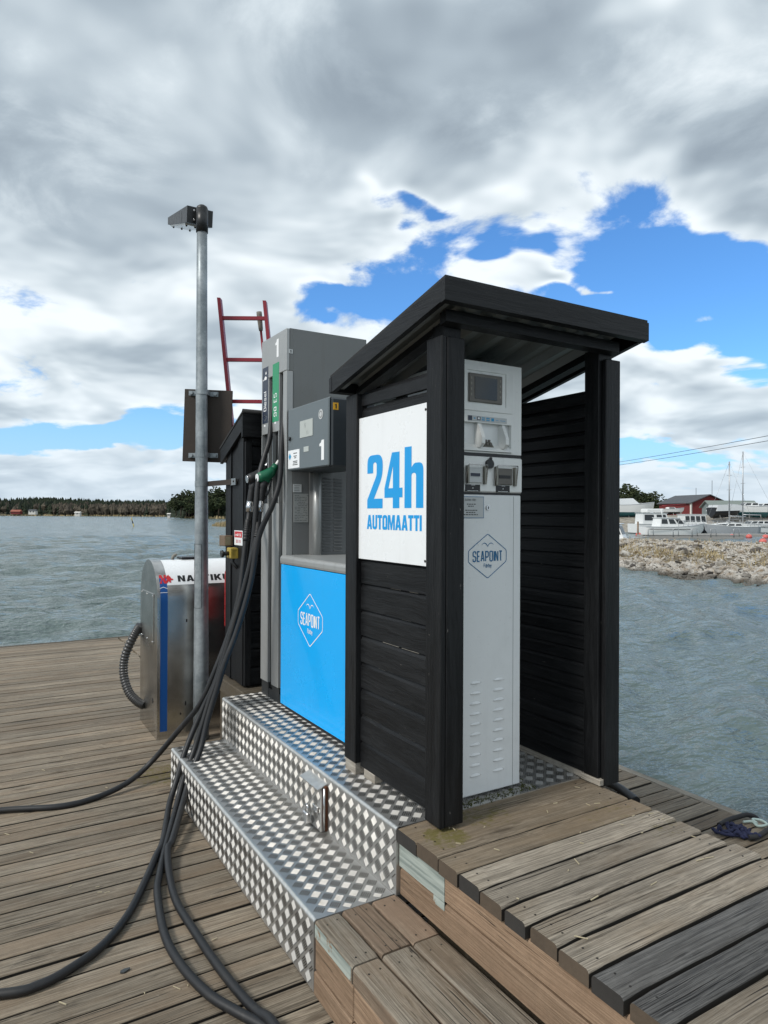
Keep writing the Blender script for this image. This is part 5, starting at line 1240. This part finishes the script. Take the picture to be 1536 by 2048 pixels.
def cone_tree(V, Fc, p, h, r, rg, tiers=3, n=7):
    for t in range(tiers):
        z0 = h*(.12+.26*t); z1 = h*(.55+.24*t) if t < tiers-1 else h; rr = r*(1-.27*t); o = len(V); a0 = rg.uniform(0, 6)
        for k in range(n):
            a = a0+2*pi*k/n; q = rr*rg.uniform(.6, 1.15); V.append((p.x+q*cos(a), p.y+q*sin(a), p.z+z0+rg.uniform(-.05, .05)*h))
        V.append((p.x+rg.uniform(-.1, .1), p.y, p.z+z1))
        Fc += [(o+k, o+(k+1) % n, o+n) for k in range(n)]
def bare_tree(V, Fc, p, h, r, rg, n=6):
    for s in range(4):
        o = len(V); a0 = rg.uniform(0, 6); c = Vector((rg.uniform(-.5, .5)*r, rg.uniform(-.5, .5)*r, h*rg.uniform(.40, .70)))
        for k in range(n):
            a = a0+2*pi*k/n; q = r*rg.uniform(.35, .8); V.append((p.x+c.x+q*cos(a), p.y+c.y+q*sin(a), p.z+c.z+rg.uniform(-.1, .1)*h))
        V.append((p.x+c.x, p.y+c.y, p.z+min(h, c.z+h*.32))); V.append((p.x+c.x*.3, p.y+c.y*.3, p.z+h*.02))
        Fc += [(o+k, o+(k+1) % n, o+n) for k in range(n)]+[(o+(k+1) % n, o+k, o+n+1) for k in range(n)]
rg = random.Random(17); V, Fc, V2, F2 = [], [], [], []
for i in range(7500):
    px = rg.uniform(-900, 1000); w = rg.random()**1.5*.9+.02
    d = far_d(px)+w*340; p = at(px, d, far_h(px, w)-.3)
    if px < 100 and w < .12 and rg.random() < .8: continue
    brown = (w < .16 and 105 < px < 330 and rg.random() < .85) or (w < .3 and rg.random() < .16)
    if brown: bare_tree(V2, F2, p, rg.uniform(7, 10.5), rg.uniform(2.2, 3.4), rg)
    else:
        h = rg.uniform(8.2, 10.6)*(1.0 if px < 330 else .8); cone_tree(V, Fc, p, h, h*rg.uniform(.22, .34), rg)
link('far_wood', new_mesh('far_wood', V, Fc, MATS['conifer']), None); tag(bpy.data.objects['far_wood'], 'dark conifer wood along the far shore', 'wood', None, 'stuff')
link('far_bare_wood', new_mesh('far_bare_wood', V2, F2, MATS['bare_wood']), None); tag(bpy.data.objects['far_bare_wood'], 'brown leafless trees along the far waterline', 'wood', None, 'stuff')
V, Fc = [], []
for i in range(2600):
    px = rg.uniform(-700, 900); d = far_d(px)+rg.uniform(1, 9); p = at(px, d, WZ-.1); h = rg.uniform(.7, 1.7); a = rg.uniform(0, 6); o = len(V)
    V += [(p.x-.6*cos(a), p.y-.6*sin(a), p.z), (p.x+.6*cos(a), p.y+.6*sin(a), p.z), (p.x+rg.uniform(-.4, .4), p.y+rg.uniform(-.4, .4), p.z+h)]; Fc.append((o, o+1, o+2))
link('far_reeds', new_mesh('far_reeds', V, Fc, MATS['reed']), None); tag(bpy.data.objects['far_reeds'], 'pale dry reeds fringing the far shore', 'reeds', None, 'stuff')
V, Fc = [], []
for i in range(700):
    px = rg.uniform(424, 520); d = 120+rg.uniform(0, 6); p = at(px, d, WZ-.1); h = rg.uniform(.5, 1.15)*min(1, .35+(px-424)/18.); a = rg.uniform(0, 6); o = len(V)
    V += [(p.x-.09*cos(a), p.y-.09*sin(a), p.z), (p.x+.09*cos(a), p.y+.09*sin(a), p.z), (p.x+rg.uniform(-.15, .15), p.y+rg.uniform(-.15, .15), p.z+h)]; Fc.append((o, o+1, o+2))
link('reed_bed', new_mesh('reed_bed', V, Fc, MATS['reed']), None); tag(bpy.data.objects['reed_bed'], 'small bed of straw coloured reeds standing in the water', 'reeds', None, 'stuff')
# ---- single trees: trunk, limbs and a crown of leaf clumps
def clump_crown(rg, h, spread, n, zlo=.35, size=.09):
    V, Fc = [], []
    lobes = [(Vector((rg.uniform(-.6, .6)*spread, rg.uniform(-.6, .6)*spread, h*rg.uniform(zlo+.1, .9))), spread*rg.uniform(.35, .6)) for _ in range(7)]+[(Vector((0, 0, h*.86)), spread*.4)]
    for i in range(n):
        c, r = rg.choice(lobes); dv = Vector((rg.gauss(0, 1), rg.gauss(0, 1), rg.gauss(0, .8))).normalized()*r*rg.uniform(.5, 1.05); p = c+dv; s = size*h*rg.uniform(.5, 1.1)
        o = len(V); m_ = Matrix.Rotation(rg.uniform(0, 6), 3, Vector((rg.gauss(0, 1), rg.gauss(0, 1), rg.gauss(0, 1))).normalized())
        for q in ((1, 0, 0), (-.6, .8, 0), (-.5, -.8, .1), (0, 0, .7), (.1, .1, -.6)): V.append(tuple(p+m_ @ (Vector(q)*s*rg.uniform(.7, 1.2))))
        Fc += [(o, o+1, o+3), (o+1, o+2, o+3), (o+2, o, o+3), (o+1, o, o+4), (o+2, o+1, o+4), (o, o+2, o+4)]
    return V, Fc
crowns = []; trunks = []
for q in range(4):
    r2 = random.Random(200+q); V, Fc = clump_crown(r2, 1.0, .30+.05*q, 420, .30, .055); crowns.append(new_mesh('crown', V, Fc, MATS['pine_crown']))
    b = B(); b.tube([(0, 0, 0), (.01, .0, .3), (-.01, .01, .6), (.0, .0, .92)], [.026, .021, .014, .004], 7)
    for k in range(6):
        z = .32+.09*k; a = r2.uniform(0, 6.28); L = .26*(1-.08*k); b.tube([(0, 0, z), (L*.5*cos(a), L*.5*sin(a), z+.05), (L*cos(a), L*sin(a), z+.08)], [.009, .006, .002], 5)
    t = b.obj('tmp', MATS['bark']); trunks.append(t.data); bpy.data.objects.remove(t)
def tree(px, d, z, h, q, label, group, wide=1.0):
    t = thing('pine_tree', label, 'tree', at(px, d, z), rg.uniform(0, 6), group, local=True)
    a = link('trunk', trunks[q], None, t); a.scale = (h, h, h); c = link('crown', crowns[q], None, t); c.scale = (h*wide, h*wide, h)
    return t
ORD = ['first', 'second', 'third', 'fourth', 'fifth', 'sixth', 'seventh', 'eighth', 'ninth', 'tenth', 'eleventh', 'twelfth', 'thirteenth', 'fourteenth']
def rank(a, L): return sorted(L).index(a)
for i, (px, d, h) in enumerate([(352, 318, 7.5), (362, 314, 9.2), (373, 318, 10.2), (384, 322, 9.6), (395, 316, 9.0), (408, 320, 10.2), (419, 313, 9.4), (430, 318, 11.2), (440, 316, 10.6), (450, 319, 10.2), (460, 316, 9.8), (378, 309, 7.0), (414, 308, 7.4), (437, 308, 7.6)]):
    tree(px, d, .3, h*1.2, i % 4, 'dark green headland tree, '+ORD[rank(px, [352, 362, 373, 384, 395, 408, 419, 430, 440, 450, 460, 378, 414, 437])]+' from the left, beside the lamp post', 'trees on the headland', 1.3)
for i, (px, d, h) in enumerate([(1226, 172, 5.4), (1240, 170, 6.4), (1255, 174, 8.6), (1268, 171, 7.6), (1282, 175, 6.8), (1296, 172, 6.0), (1308, 170, 6.6), (1316, 174, 4.6), (1248, 168, 6.0), (1275, 168, 5.6)]):
    tree(px, d, .8, h, (i+1) % 4, 'dark pine behind the laid-up white boat, '+ORD[rank(px, [1226, 1240, 1255, 1268, 1282, 1296, 1308, 1316, 1248, 1275])]+' from the left', 'pines behind the boatyard', 1.35)
# ---- far houses
def house(name, label, px, d, z, L, Wd, H, rh, wm, rm, rz, nwin=2):
    t = thing(name, label, 'house', at(px, d, z), rz, None, local=True)
    B().box(-L/2, L/2, -Wd/2, Wd/2, -1.0, H).obj('wall', MATS[wm], t)
    rf_ = B().prism([(-Wd/2-.4, H-.1), (0, H+rh), (Wd/2+.4, H-.1)], lambda u, v, w: (w, u, v), -L/2-.3, L/2+.3).obj('roof', MATS[rm], t)
    for i in range(nwin): x = -L/2+L*(i+.7)/(nwin+.4); B().box(x-.3, x+.3, -Wd/2-.06, -Wd/2-.01, H*.35, H*.8).obj('window', MATS['boat_glass'], t)
    return t
house('far_house', 'tiny dark house with a red roof on the far shore', 33, 508, 1.6, 6.5, 4, 1.0, 1.3, 'barn_red', 'house_red_roof', -.5)
house('far_house', 'tiny white house on the far shore at the far left', 66, 500, 1.4, 5, 3.5, 1.9, .9, 'house_white', 'barn_roof', -.5)
house('far_house', 'tiny white boathouse at the far waterline', 156, 482, .1, 3.6, 3, 1.9, .7, 'house_white', 'house_white', -.5, 1)
house('far_house', 'tiny pale hut at the headland tip', 338, 330, .3, 1.2, 1.2, 1.1, .4, 'house_white', 'house_white', -.5, 1)
sp = thing('spar_buoy', 'leaning yellow and black spar buoy out on the bay', 'buoy', at(268, 112, WZ), 0, None, local=True)
ax = (RV*-.30+Vector((0, 0, 1))).normalized()
B().tube([ax*-.4, ax*.55], .085, 8).obj('spar', MATS['spar_yellow'], sp); B().tube([ax*.555, ax*.95], .087, 8).obj('black_band', MATS['hull_dark'], sp); B().tube([ax*.955, ax*1.55], .08, 8).obj('spar_top', MATS['spar_yellow'], sp)

# ---- stony spit
def spit_front(px): return 27.5+(px-1235)*(-6.0/301.)
def spit_h(px, w):
    t = [( -2., -1.3), (0., -.62), (1.2, -.42), (3.0, -.12), (6., .10), (9., .18), (12., .20), (15., -.1), (19., -1.0)]
    for (a, h0), (b_, h1) in zip(t[:-1], t[1:]):
        if w <= b_:
            k = (w-a)/(b_-a); return h0+(h1-h0)*k+.05*sin(px*.09+w*1.7)+.04*sin(px*.21-w*2.3)
    return -.9
def spit_p(px, w, dz=0): d = spit_front(px)+w; return at(px, d, spit_h(px, w)+dz)
strip('stony_spit', lambda px, w: spit_p(px, w), list(range(1040, 1900, 8)), [-2, -1, 0, .6, 1.2, 2, 3, 4, 5, 6, 7, 8, 9, 10, 11, 12, 13, 14, 15, 16, 17, 18, 19], 'spit_ground', 'low stony spit with dry grass between jetty and marina')
def stone_mesh(seed):
    r2 = random.Random(seed); bm = bmesh.new(); bmesh.ops.create_icosphere(bm, subdivisions=1, radius=1.0)
    nrm = [Vector((r2.gauss(0, 1), r2.gauss(0, 1), r2.gauss(0, 1))).normalized() for _ in range(7)]; cut = [r2.uniform(.45, .85) for _ in nrm]
    for v in bm.verts:
        for a, c in zip(nrm, cut):
            q = v.co.dot(a)-c
            if q > 0: v.co -= a*q
        v.co *= r2.uniform(.92, 1.08)
        v.co.z *= .7
    me = bpy.data.meshes.new('stone'); bm.to_mesh(me); bm.free(); me.materials.append(MATS['stone']); return me
stones = [stone_mesh(50+i) for i in range(9)]
rg = random.Random(33)
def place_stone(px, w, s):
    o = link('stone', rg.choice(stones), None, None, spit_p(px, w, s*.18), (rg.uniform(-.4, .4), rg.uniform(-.4, .4), rg.uniform(0, 6)))
    o.scale = (s*rg.uniform(.8, 1.35), s*rg.uniform(.7, 1.1), s*rg.uniform(.6, 1.0))
    tag(o, 'weathered grey or pale stone lying on the spit', 'stone', 'stones on the spit')
for (px, w, s, lab) in [(1391, 6.5, .30, 'dark brown boulder on the crest of the spit'), (1255, 3.0, .36, None), (1262, 1.0, .34, None), (1340, 6.0, .26, None), (1380, 4.2, .26, None), (1300, 8, .3, None), (1245, 5.5, .3, None), (1430, 5.5, .22, None), (1355, 8.0, .25, None)]: place_stone(px, w, s)
for i in range(250):
    w = rg.choice([rg.uniform(-.2, 1.6), rg.uniform(-.2, 3), rg.uniform(3, 9), rg.uniform(8, 14)])
    place_stone(rg.uniform(1195, 1600), w, rg.uniform(.09, .24)*(1.15 if w > 5 else 1))
V, Fc = [], []; base_s = [(np.array([v.co[:] for v in s.vertices]), [tuple(p.vertices) for p in s.polygons]) for s in stones]
octv = np.array([(1, 0, 0), (-.2, .9, .1), (-.9, -.1, 0), (.1, -1, .1), (0, .1, .8), (.1, 0, -.6)]); octf = [(0, 1, 4), (1, 2, 4), (2, 3, 4), (3, 0, 4)]
for i in range(15000):
    u = rg.random(); w = rg.uniform(-.4, 2.2) if u < .42 else rg.uniform(1.5, 7) if u < .62 else rg.uniform(6, 14.5); px = rg.uniform(1180, 1640)
    s = rg.uniform(.03, .10); p = spit_p(px, w, s*.1); a = rg.uniform(0, 6); c_, s_ = cos(a)*s, sin(a)*s; o = len(V)
    for q in octv*np.array([rg.uniform(.7, 1.4), rg.uniform(.6, 1.1), rg.uniform(.6, 1.2)]): V.append((p.x+q[0]*c_-q[1]*s_, p.y+q[0]*s_+q[1]*c_, p.z+q[2]*s))
    Fc += [(o+a_, o+b_, o+d_) for a_, b_, d_ in octf]
o = link('shingle', new_mesh('shingle', V, Fc, MATS['stone']), None); tag(o, 'loose small stones covering the spit', 'shingle', None, 'stuff')
V, Fc = [], []
for i in range(6500):
    px = rg.uniform(1180, 1640); w = rg.gauss(3.6, .9) if rg.random() < .62 else rg.uniform(4, 14)
    if sin(px*.05)+sin(px*.013+w) < -.6: continue
    p = spit_p(px, w, -.01); a = rg.uniform(0, 6); L = rg.uniform(.15, .55); lean = rg.uniform(.3, 1.2); o = len(V); dx, dy = cos(a)*L*lean, sin(a)*L*lean; wd = .012
    V += [(p.x-sin(a)*wd, p.y+cos(a)*wd, p.z), (p.x+sin(a)*wd, p.y-cos(a)*wd, p.z), (p.x+dx, p.y+dy, p.z+L*max(.15, 1-lean*.75))]; Fc.append((o, o+1, o+2))
o = link('dry_grass', new_mesh('dry_grass', V, Fc, MATS['dry_grass']), None); tag(o, 'matted straw coloured dry grass on the spit', 'grass', None, 'stuff')

# ---- boatyard shore
def yard_h(w): return WZ-1.0+ (1.0 if w > .5 else 2*w) + min(2.3, max(0, w-1)*.19)
strip('boatyard_ground', lambda px, w: at(px, 92+w, yard_h(w)), list(range(1040, 2300, 30)), [0, .5, 1, 3, 6, 9, 13, 20, 60, 120], 'gravel_ground', 'gravel ground of the boatyard behind the marina')
def gable(name, label, corner, du, Lu, dv, Lv, eave, ridge, wm, rm, cat, along='u', over=.35):
    """building with a corner at `corner`, sides du*Lu and dv*Lv; ridge runs along du"""
    t = thing(name, label, cat, corner, 0, None, local=True)
    du, dv = Vector(du).normalized(), Vector(dv).normalized(); Z = Vector((0, 0, 1))
    A, Bq, C_, D_ = Vector(), du*Lu, du*Lu+dv*Lv, dv*Lv
    w = B()
    w.face([A, Bq, Bq+Z*eave, A+Z*eave]); w.face([D_, C_, C_+Z*eave, D_+Z*eave])
    w.face([A, D_, D_+Z*eave, dv*Lv/2+Z*ridge, A+Z*eave]); w.face([Bq, C_, C_+Z*eave, du*Lu+dv*Lv/2+Z*ridge, Bq+Z*eave]); w.obj('wall', MATS[wm], t)
    sl = (ridge-eave)/(Lv/2)
    for sg, nm in ((0, 'roof'), (1, 'roof')):
        e = (A if sg == 0 else D_); o_ = dv*(-over if sg == 0 else over)-Z*over*sl
        p0 = e+Z*(eave+.05)+o_-du*over; p1 = p0+du*(Lu+2*over); q0 = dv*Lv/2+Z*(ridge+.05)-du*over; q1 = q0+du*(Lu+2*over); T = Z*.14
        B().hull8([p0, p1, q1, q0, p0+T, p1+T, q1+T, q0+T]).obj('roof', MATS[rm], t)
    return t, du, dv
tw = lambda r, d: RV*r+FV*d
bc = at(1382, 120, 1.50)
t, du, dv = gable('red_barn', 'dark red boarded barn with grey roof behind the marina', bc, tw(-.2, .98), 9.4, tw(.98, .2), 7.2, 2.35, 3.75, 'barn_red', 'barn_roof', 'barn')
B().box(-.14, .12, -.14, .12, 0, 2.3).obj('corner_board', MATS['house_white'], t)
t, du, dv = gable('grey_boat_hall', 'grey-green boat hall beside the red barn', at(1424, 112, 1.45), tw(.97, -.1), 7.2, tw(.1, .97), 4.6, 1.6, 2.55, 'shed_grey', 'shed_roof', 'shed')
for (px, y0, d, lab) in ((1392, 975, 150, 'short thin mast rising behind the barn roof'), (1424, 960, 150, 'taller thin mast rising behind the barn ridge')):
    t = thing('radio_mast', lab, 'mast', at(px, d, 1.4), 0, None, local=True); B().tube([(0, 0, 0), (0, 0, yz(y0, d)-1.4)], .05, 6).obj('pole', MATS['cable_black'], t)
# ---- boats
def hull(L, Bm, H, par, topm, botm, draft=.34, bow=1.55, n=14, rake=.10):
    """topsides, antifouled bottom and deck of one hull, as three parts"""
    st_ = []
    for i in range(n+1):
        s = i/n; x = -L/2+L*s; w = Bm/2*(.88+.24*s if s < .5 else (1-((s-.5)/.5)**2.3)); w = max(w, .012); zt = H*(.9+.1*(1-s))+(bow-1)*H*max(0, s-.35)**1.6*1.6
        xr = L*rake*max(0, (s-.6)/.4)**1.5
        st_.append([(x-xr*1.3, 0, -draft*H*2*(1-.75*s*s)-.05), (x-xr*.9, w*.80, -.10*H), (x-xr*.75, w*.90, .10*H), (x-xr*.2, w*.975, H*.58), (x, w, zt)])
    tb, bb, db = B(), B(), B()
    for sg in (1, -1):
        for grp, k0, k1 in ((bb, 0, 2), (tb, 2, 4)):
            o = len(grp.v); m_ = k1-k0+1
            for r in st_: grp.v += [(p[0], sg*p[1], p[2]) for p in r[k0:k1+1]]
            grp._f([[o+i*m_+k, o+(i+1)*m_+k, o+(i+1)*m_+k+1, o+i*m_+k+1] for i in range(n) for k in range(k1-k0)], True)
    tb.face([st_[0][k] for k in (2, 3, 4)]+[(st_[0][k][0], -st_[0][k][1], st_[0][k][2]) for k in (4, 3, 2)])
    bb.face([st_[0][k] for k in (0, 1, 2)]+[(st_[0][k][0], -st_[0][k][1], st_[0][k][2]) for k in (2, 1)])
    o = 0
    for r in st_: db.v += [(r[4][0], r[4][1]*.985, r[4][2]-.03), (r[4][0], -r[4][1]*.985, r[4][2]-.03)]
    db._f([[2*i, 2*i+1, 2*i+3, 2*i+2] for i in range(n)])
    h_ = tb.obj('hull', MATS[topm], par); bb.obj('bottom', MATS[botm], par); db.obj('deck', MATS['gelcoat'], par)
    rl = B()
    for sg in (1, -1): rl.tube([(r[4][0], sg*r[4][1], r[4][2]) for r in st_], .035, 6)
    rl.obj('rubbing_strake', MATS['gelcoat' if topm != 'gelcoat' else 'hull_grey'], par)
    return h_
def cabin(par, x0, x1, hw, z0, z1, rake_f, rake_r, wins, mt_='gelcoat', topin=.12, roof=True):
    b = B(); b.hull8([(x0, -hw, z0), (x1, -hw, z0), (x1, hw, z0), (x0, hw, z0), (x0+rake_r, -hw+topin, z1), (x1-rake_f, -hw+topin, z1), (x1-rake_f, hw-topin, z1), (x0+rake_r, hw-topin, z1)]); c = b.obj('cabin', MATS[mt_], par)
    zA, zB = z0+(z1-z0)*.38, z0+(z1-z0)*.88
    def sp_(x, z, sg): k = (z-z0)/(z1-z0); xx = (x0+rake_r*k)+(x)*((x1-rake_f*k)-(x0+rake_r*k)); return Vector((xx, sg*(hw-topin*k), z))
    for sg in (-1, 1):
        for i in range(wins):
            a, e = (i+.12)/wins, (i+.88)/wins; q = [sp_(a, zA, sg), sp_(e, zA, sg), sp_(e, zB, sg), sp_(a, zB, sg)]; o_ = Vector((0, sg*.03, 0))
            B().hull8([q[0], q[1], q[1]+o_, q[0]+o_, q[3], q[2], q[2]+o_, q[3]+o_]).obj('window', MATS['boat_glass'], c)
    for i in range(2):
        k0, k1 = .38, .88; y0, y1 = (-.86+.9*i)*hw, (-.04+.9*i)*hw; q = []
        for k in (k0, k1): q += [Vector((x1-rake_f*k, y0*(1-topin*k/hw), z0+(z1-z0)*k)), Vector((x1-rake_f*k, y1*(1-topin*k/hw), z0+(z1-z0)*k))]
        o_ = Vector((.03, 0, 0)); B().hull8([q[0], q[1], q[1]+o_, q[0]+o_, q[2], q[3], q[3]+o_, q[2]+o_]).obj('windscreen', MATS['boat_glass'], c)
    if roof: B().box(x0+rake_r-.12, x1-rake_f+.18, -hw+topin-.08, hw-topin+.08, z1+.005, z1+.06, .02).obj('cabin_roof', MATS[mt_], c)
    return c
def rails(par, L, Bm, H, x0, x1, h=.55):
    b = B()
    for sg in (-1, 1):
        pts = []
        for i in range(7):
            s = x0+(x1-x0)*i/6; w = Bm/2*(1.0 if s < .5 else (1-((s-.5)/.5)**2.3))*.93; x = -L/2+L*s; pts.append((x, sg*w, H*1.12+h)); b.tube([(x, sg*w, H*.95), (x, sg*w, H*1.12+h)], .018, 4)
        b.tube(pts, .02, 4)
    b.obj('rail', MATS['mast_alloy'], par)
def boat(name, label, px, d, rz, L, Bm, H, hm, cat='boat', z=WZ, stripe=None, group=None, bot='hull_dark'):
    t = thing(name, label, cat, at(px, d, z), rz+(-YAW), group, local=True)
    h_ = hull(L, Bm, H, t, hm, bot)
    if stripe: B().box(-L*.46, L*.18, Bm*.505, Bm*.512, H*.70, H*.76).obj('stripe', MATS[stripe], h_); B().box(-L*.46, L*.18, -Bm*.512, -Bm*.505, H*.70, H*.76).obj('stripe', MATS[stripe], h_)
    return t
# moored
t = boat('cabin_boat', 'small white cabin boat half hidden by the kiosk post', 1231, 46, -.5, 4.4, 1.9, .62, 'gelcoat'); cabin(t, -1.5, .7, .72, .55, 1.62, .42, .05, 3)
B().box(-2.55, -2.2, -.2, .2, .15, .95, .06).obj('outboard', MATS['hull_dark'], t)
t = boat('motor_yacht', 'white motor yacht with dark slanted windows moored at the pontoon', 1346, 76, .10, 7.4, 2.5, 1.0, 'gelcoat', stripe='hull_dark'); cabin(t, -2.0, 1.3, 1.0, .95, 1.95, 1.0, .15, 3); rails(t, 7.4, 2.5, 1.0, .5, .97)
B().tube([(-1.2, 0, 2.0), (-1.4, 0, 2.9)], .05, 6).obj('radar_mast', MATS['gelcoat'], t)
t = boat('flybridge_boat', 'white boat with upright cabin moored behind the yacht', 1318, 84, .12, 7.0, 2.6, 1.2, 'gelcoat'); cabin(t, -2.6, .8, 1.05, 1.1, 2.5, .35, .05, 2); B().box(-2.0, .2, -.8, .8, 2.6, 3.05, .08).obj('flybridge', MATS['gelcoat'], t)
t = boat('wheelhouse_boat', 'dark-hulled boat with a white windowed wheelhouse in the marina', 1404, 86, .05, 7.4, 2.6, 1.05, 'hull_dark'); cabin(t, -2.7, .1, 1.05, .95, 2.35, .15, .0, 4); rails(t, 7.4, 2.6, 1.05, .55, .97, .4)
def rig(t, x, z0, z1, L):
    m_ = B().tube([(x, 0, z0), (x, 0, z1)], .075, 8).obj('mast', MATS['mast_alloy'], t)
    for k in (.55, .78): B().tube([(x, -.5, z0+(z1-z0)*k), (x, .5, z0+(z1-z0)*k)], .025, 5).obj('spreader', MATS['mast_alloy'], m_)
    B().tube([(x, 0, z1-.1), (L*.48, 0, 1.1)], .016, 4).obj('forestay', MATS['mast_alloy'], t); B().tube([(x, 0, z1-.1), (-L*.48, 0, 1.0)], .012, 4).obj('backstay', MATS['mast_alloy'], t)
    B().tube([(x, 0, z0+1.0), (x-L*.32, 0, z0+.95)], .06, 6).obj('boom', MATS['mast_alloy'], t)
t = boat('sailboat', 'grey-hulled sailboat with tall bare mast in the marina', 1460, 82, pi+.1, 6.6, 2.2, .95, 'hull_grey', 'sailboat'); cabin(t, -1.2, 1.0, .72, .9, 1.3, .5, .1, 2, roof=False); rig(t, .1, 1.2, yz(922, 82)-WZ, 6.6); rails(t, 6.6, 2.2, .95, .05, .97, .4)
t = boat('sailboat', 'white sailboat with the tallest mast at the right edge', 1509, 88, pi+.05, 7.6, 2.5, 1.15, 'gelcoat', 'sailboat', stripe='hull_dark'); cabin(t, -1.6, 1.2, .85, 1.1, 1.6, .6, .1, 3, roof=False); rig(t, 1.55, 1.4, yz(902, 88)-WZ, 7.6); rails(t, 7.6, 2.5, 1.15, .05, .97, .45)
# laid up ashore
def cradle(t, L, h):
    b = B()
    for x in (-L*.3, 0, L*.3):
        for sg in (-1, 1): b.tube([(x, sg*.8, -h), (x, sg*.45, .2)], .06, 5)
    b.box(-L*.4, L*.4, -.1, .1, -h, -h+.15); b.obj('cradle', MATS['timber_grey'], t)
t = boat('laid_up_boat', 'large white boat under a pale cover on stands ashore', 1254, 104, .06, 8.6, 2.9, 1.25, 'gelcoat', z=2.0, bot='hull_teal'); cradle(t, 8.6, 1.0)
B().hull8([(-4.1, -1.3, 1.15), (1.6, -1.3, 1.2), (1.6, 1.3, 1.2), (-4.1, 1.3, 1.15), (-3.9, -.08, 2.05), (.9, -.08, 2.25), (.9, .08, 2.25), (-3.9, .08, 2.05)]).obj('cover', MATS['tarp'], t)
cabin(t, 1.3, 2.6, .7, 1.15, 1.5, .5, .1, 1, roof=False)
t = boat('laid_up_sailboat', 'small white sailboat on a cradle in front of the barn', 1343, 108, .1, 4.2, 1.6, .55, 'gelcoat', z=2.15); cradle(t, 4.2, .9); cabin(t, -.8, .6, .5, .5, .8, .3, .1, 1, roof=False)
B().tube([(-1.6, 0, 1.05), (2.4, 0, 1.35)], .05, 6).obj('lowered_mast', MATS['ladder_red'], t)
t = boat('covered_boat', 'boat under a sagging white tarpaulin beside the boat hall', 1452, 100, .2, 5.0, 2.2, .9, 'hull_dark', z=1.95); cradle(t, 5.0, .8); B().prism([(-2.4, .35), (-2.1, 1.25), (1.2, 1.35), (2.3, .85), (2.4, .5)], lambda u, v, w: (u, w*(1.1-.25*v), v), -1.25, 1.25).obj('tarpaulin', MATS['tarp'], t)
t = boat('laid_up_boat', 'white boat with green bottom laid up behind the masts', 1494, 102, 3.1, 5.6, 2.2, 1.0, 'gelcoat', z=2.1, bot='hull_teal'); cradle(t, 5.6, .9); cabin(t, -1.4, 1.0, .8, .95, 1.5, .6, .1, 2, roof=False)
t = boat('laid_up_boat', 'white boat with red bottom laid up at the right edge', 1532, 104, 3.1, 6.5, 2.4, 1.0, 'gelcoat', z=2.1, bot='hull_red'); cradle(t, 6.5, .9); cabin(t, -1.6, 1.2, .85, .95, 1.45, .6, .1, 2, roof=False)
# pontoon, rails, buoys
pn = thing('pontoon', 'low grey timber pontoon in front of the moored boats', 'pontoon', at(1365, 66, WZ), -YAW, None, local=True)
B().box(-4.2, 5.6, -.7, .7, -.15, .32, .03).obj('float', MATS['timber_grey'], pn)
for i in range(12): x = -4.1+.81*i; B().box(x, x+.78, -.74, .74, .33, .37, .008).obj('plank', MATS['timber_grey'], pn)
for x in (-3.6, -1.2, .6, 2.4, 4.6): B().tube([(x, -.72, .2), (x, -.72, .95), (x+.5, -.72, 1.0), (x+.5, -.72, .3)], .04, 6).obj('hoop', MATS['mast_alloy'], pn)
p2_ = thing('pontoon', 'second low pontoon running behind the mooring buoys', 'pontoon', at(1490, 74, WZ), -YAW, None, local=True)
B().box(-5, 9, -.6, .6, -.15, .28, .03).obj('float', MATS['timber_grey'], p2_)
for (px, d, lab) in ((1464, 69, 'pink mooring buoy below the shorter mast'), (1498, 69, 'pink mooring buoy below the taller mast'), (1531, 68, 'pink mooring buoy at the right edge'), (1526, 56, 'low red buoy in the water in front of the others'), (1277, 74, 'red fender buoy at the stern of the yacht')):
    t = thing('mooring_buoy', lab, 'buoy', at(px, d, WZ), 0, 'mooring buoys', local=True); B().ball((0, 0, .12), .30, .30, .26, 14, 8).obj('float', MATS['buoy_pink'], t); B().tube([(0, 0, .36), (0, 0, .5)], .05, 8).obj('eye', MATS['mast_alloy'], t)
mp = thing('mooring_post', 'slim wooden post standing at the stern of the yacht', 'post', at(1276, 70, WZ), 0, None, local=True); B().tube([(0, 0, -.5), (0, 0, 1.6)], .09, 8).obj('pile', MATS['step_wood_brown'], mp)
# power lines
for k, (ya, yb, lab) in enumerate(((921, 866, 'upper of two thin black power lines crossing the sky'), (927, 876, 'lower of two thin black power lines crossing the sky'))):
    A = at(1238, 90, yz(ya+3, 90)); Bp = at(1536, 55, yz(yb+4, 55)); dd = Bp-A
    P_ = []
    for i in range(25):
        s = -.9+3.2*i/24; p = A+dd*s; p.z += .35*((s-.5)**2-.25)*.6; P_.append(p)
    t = thing('power_line', lab, 'cable', P_[0], 0, 'power lines'); B().tube(P_, .022, 6).obj('wire', MATS['cable_black'], t)
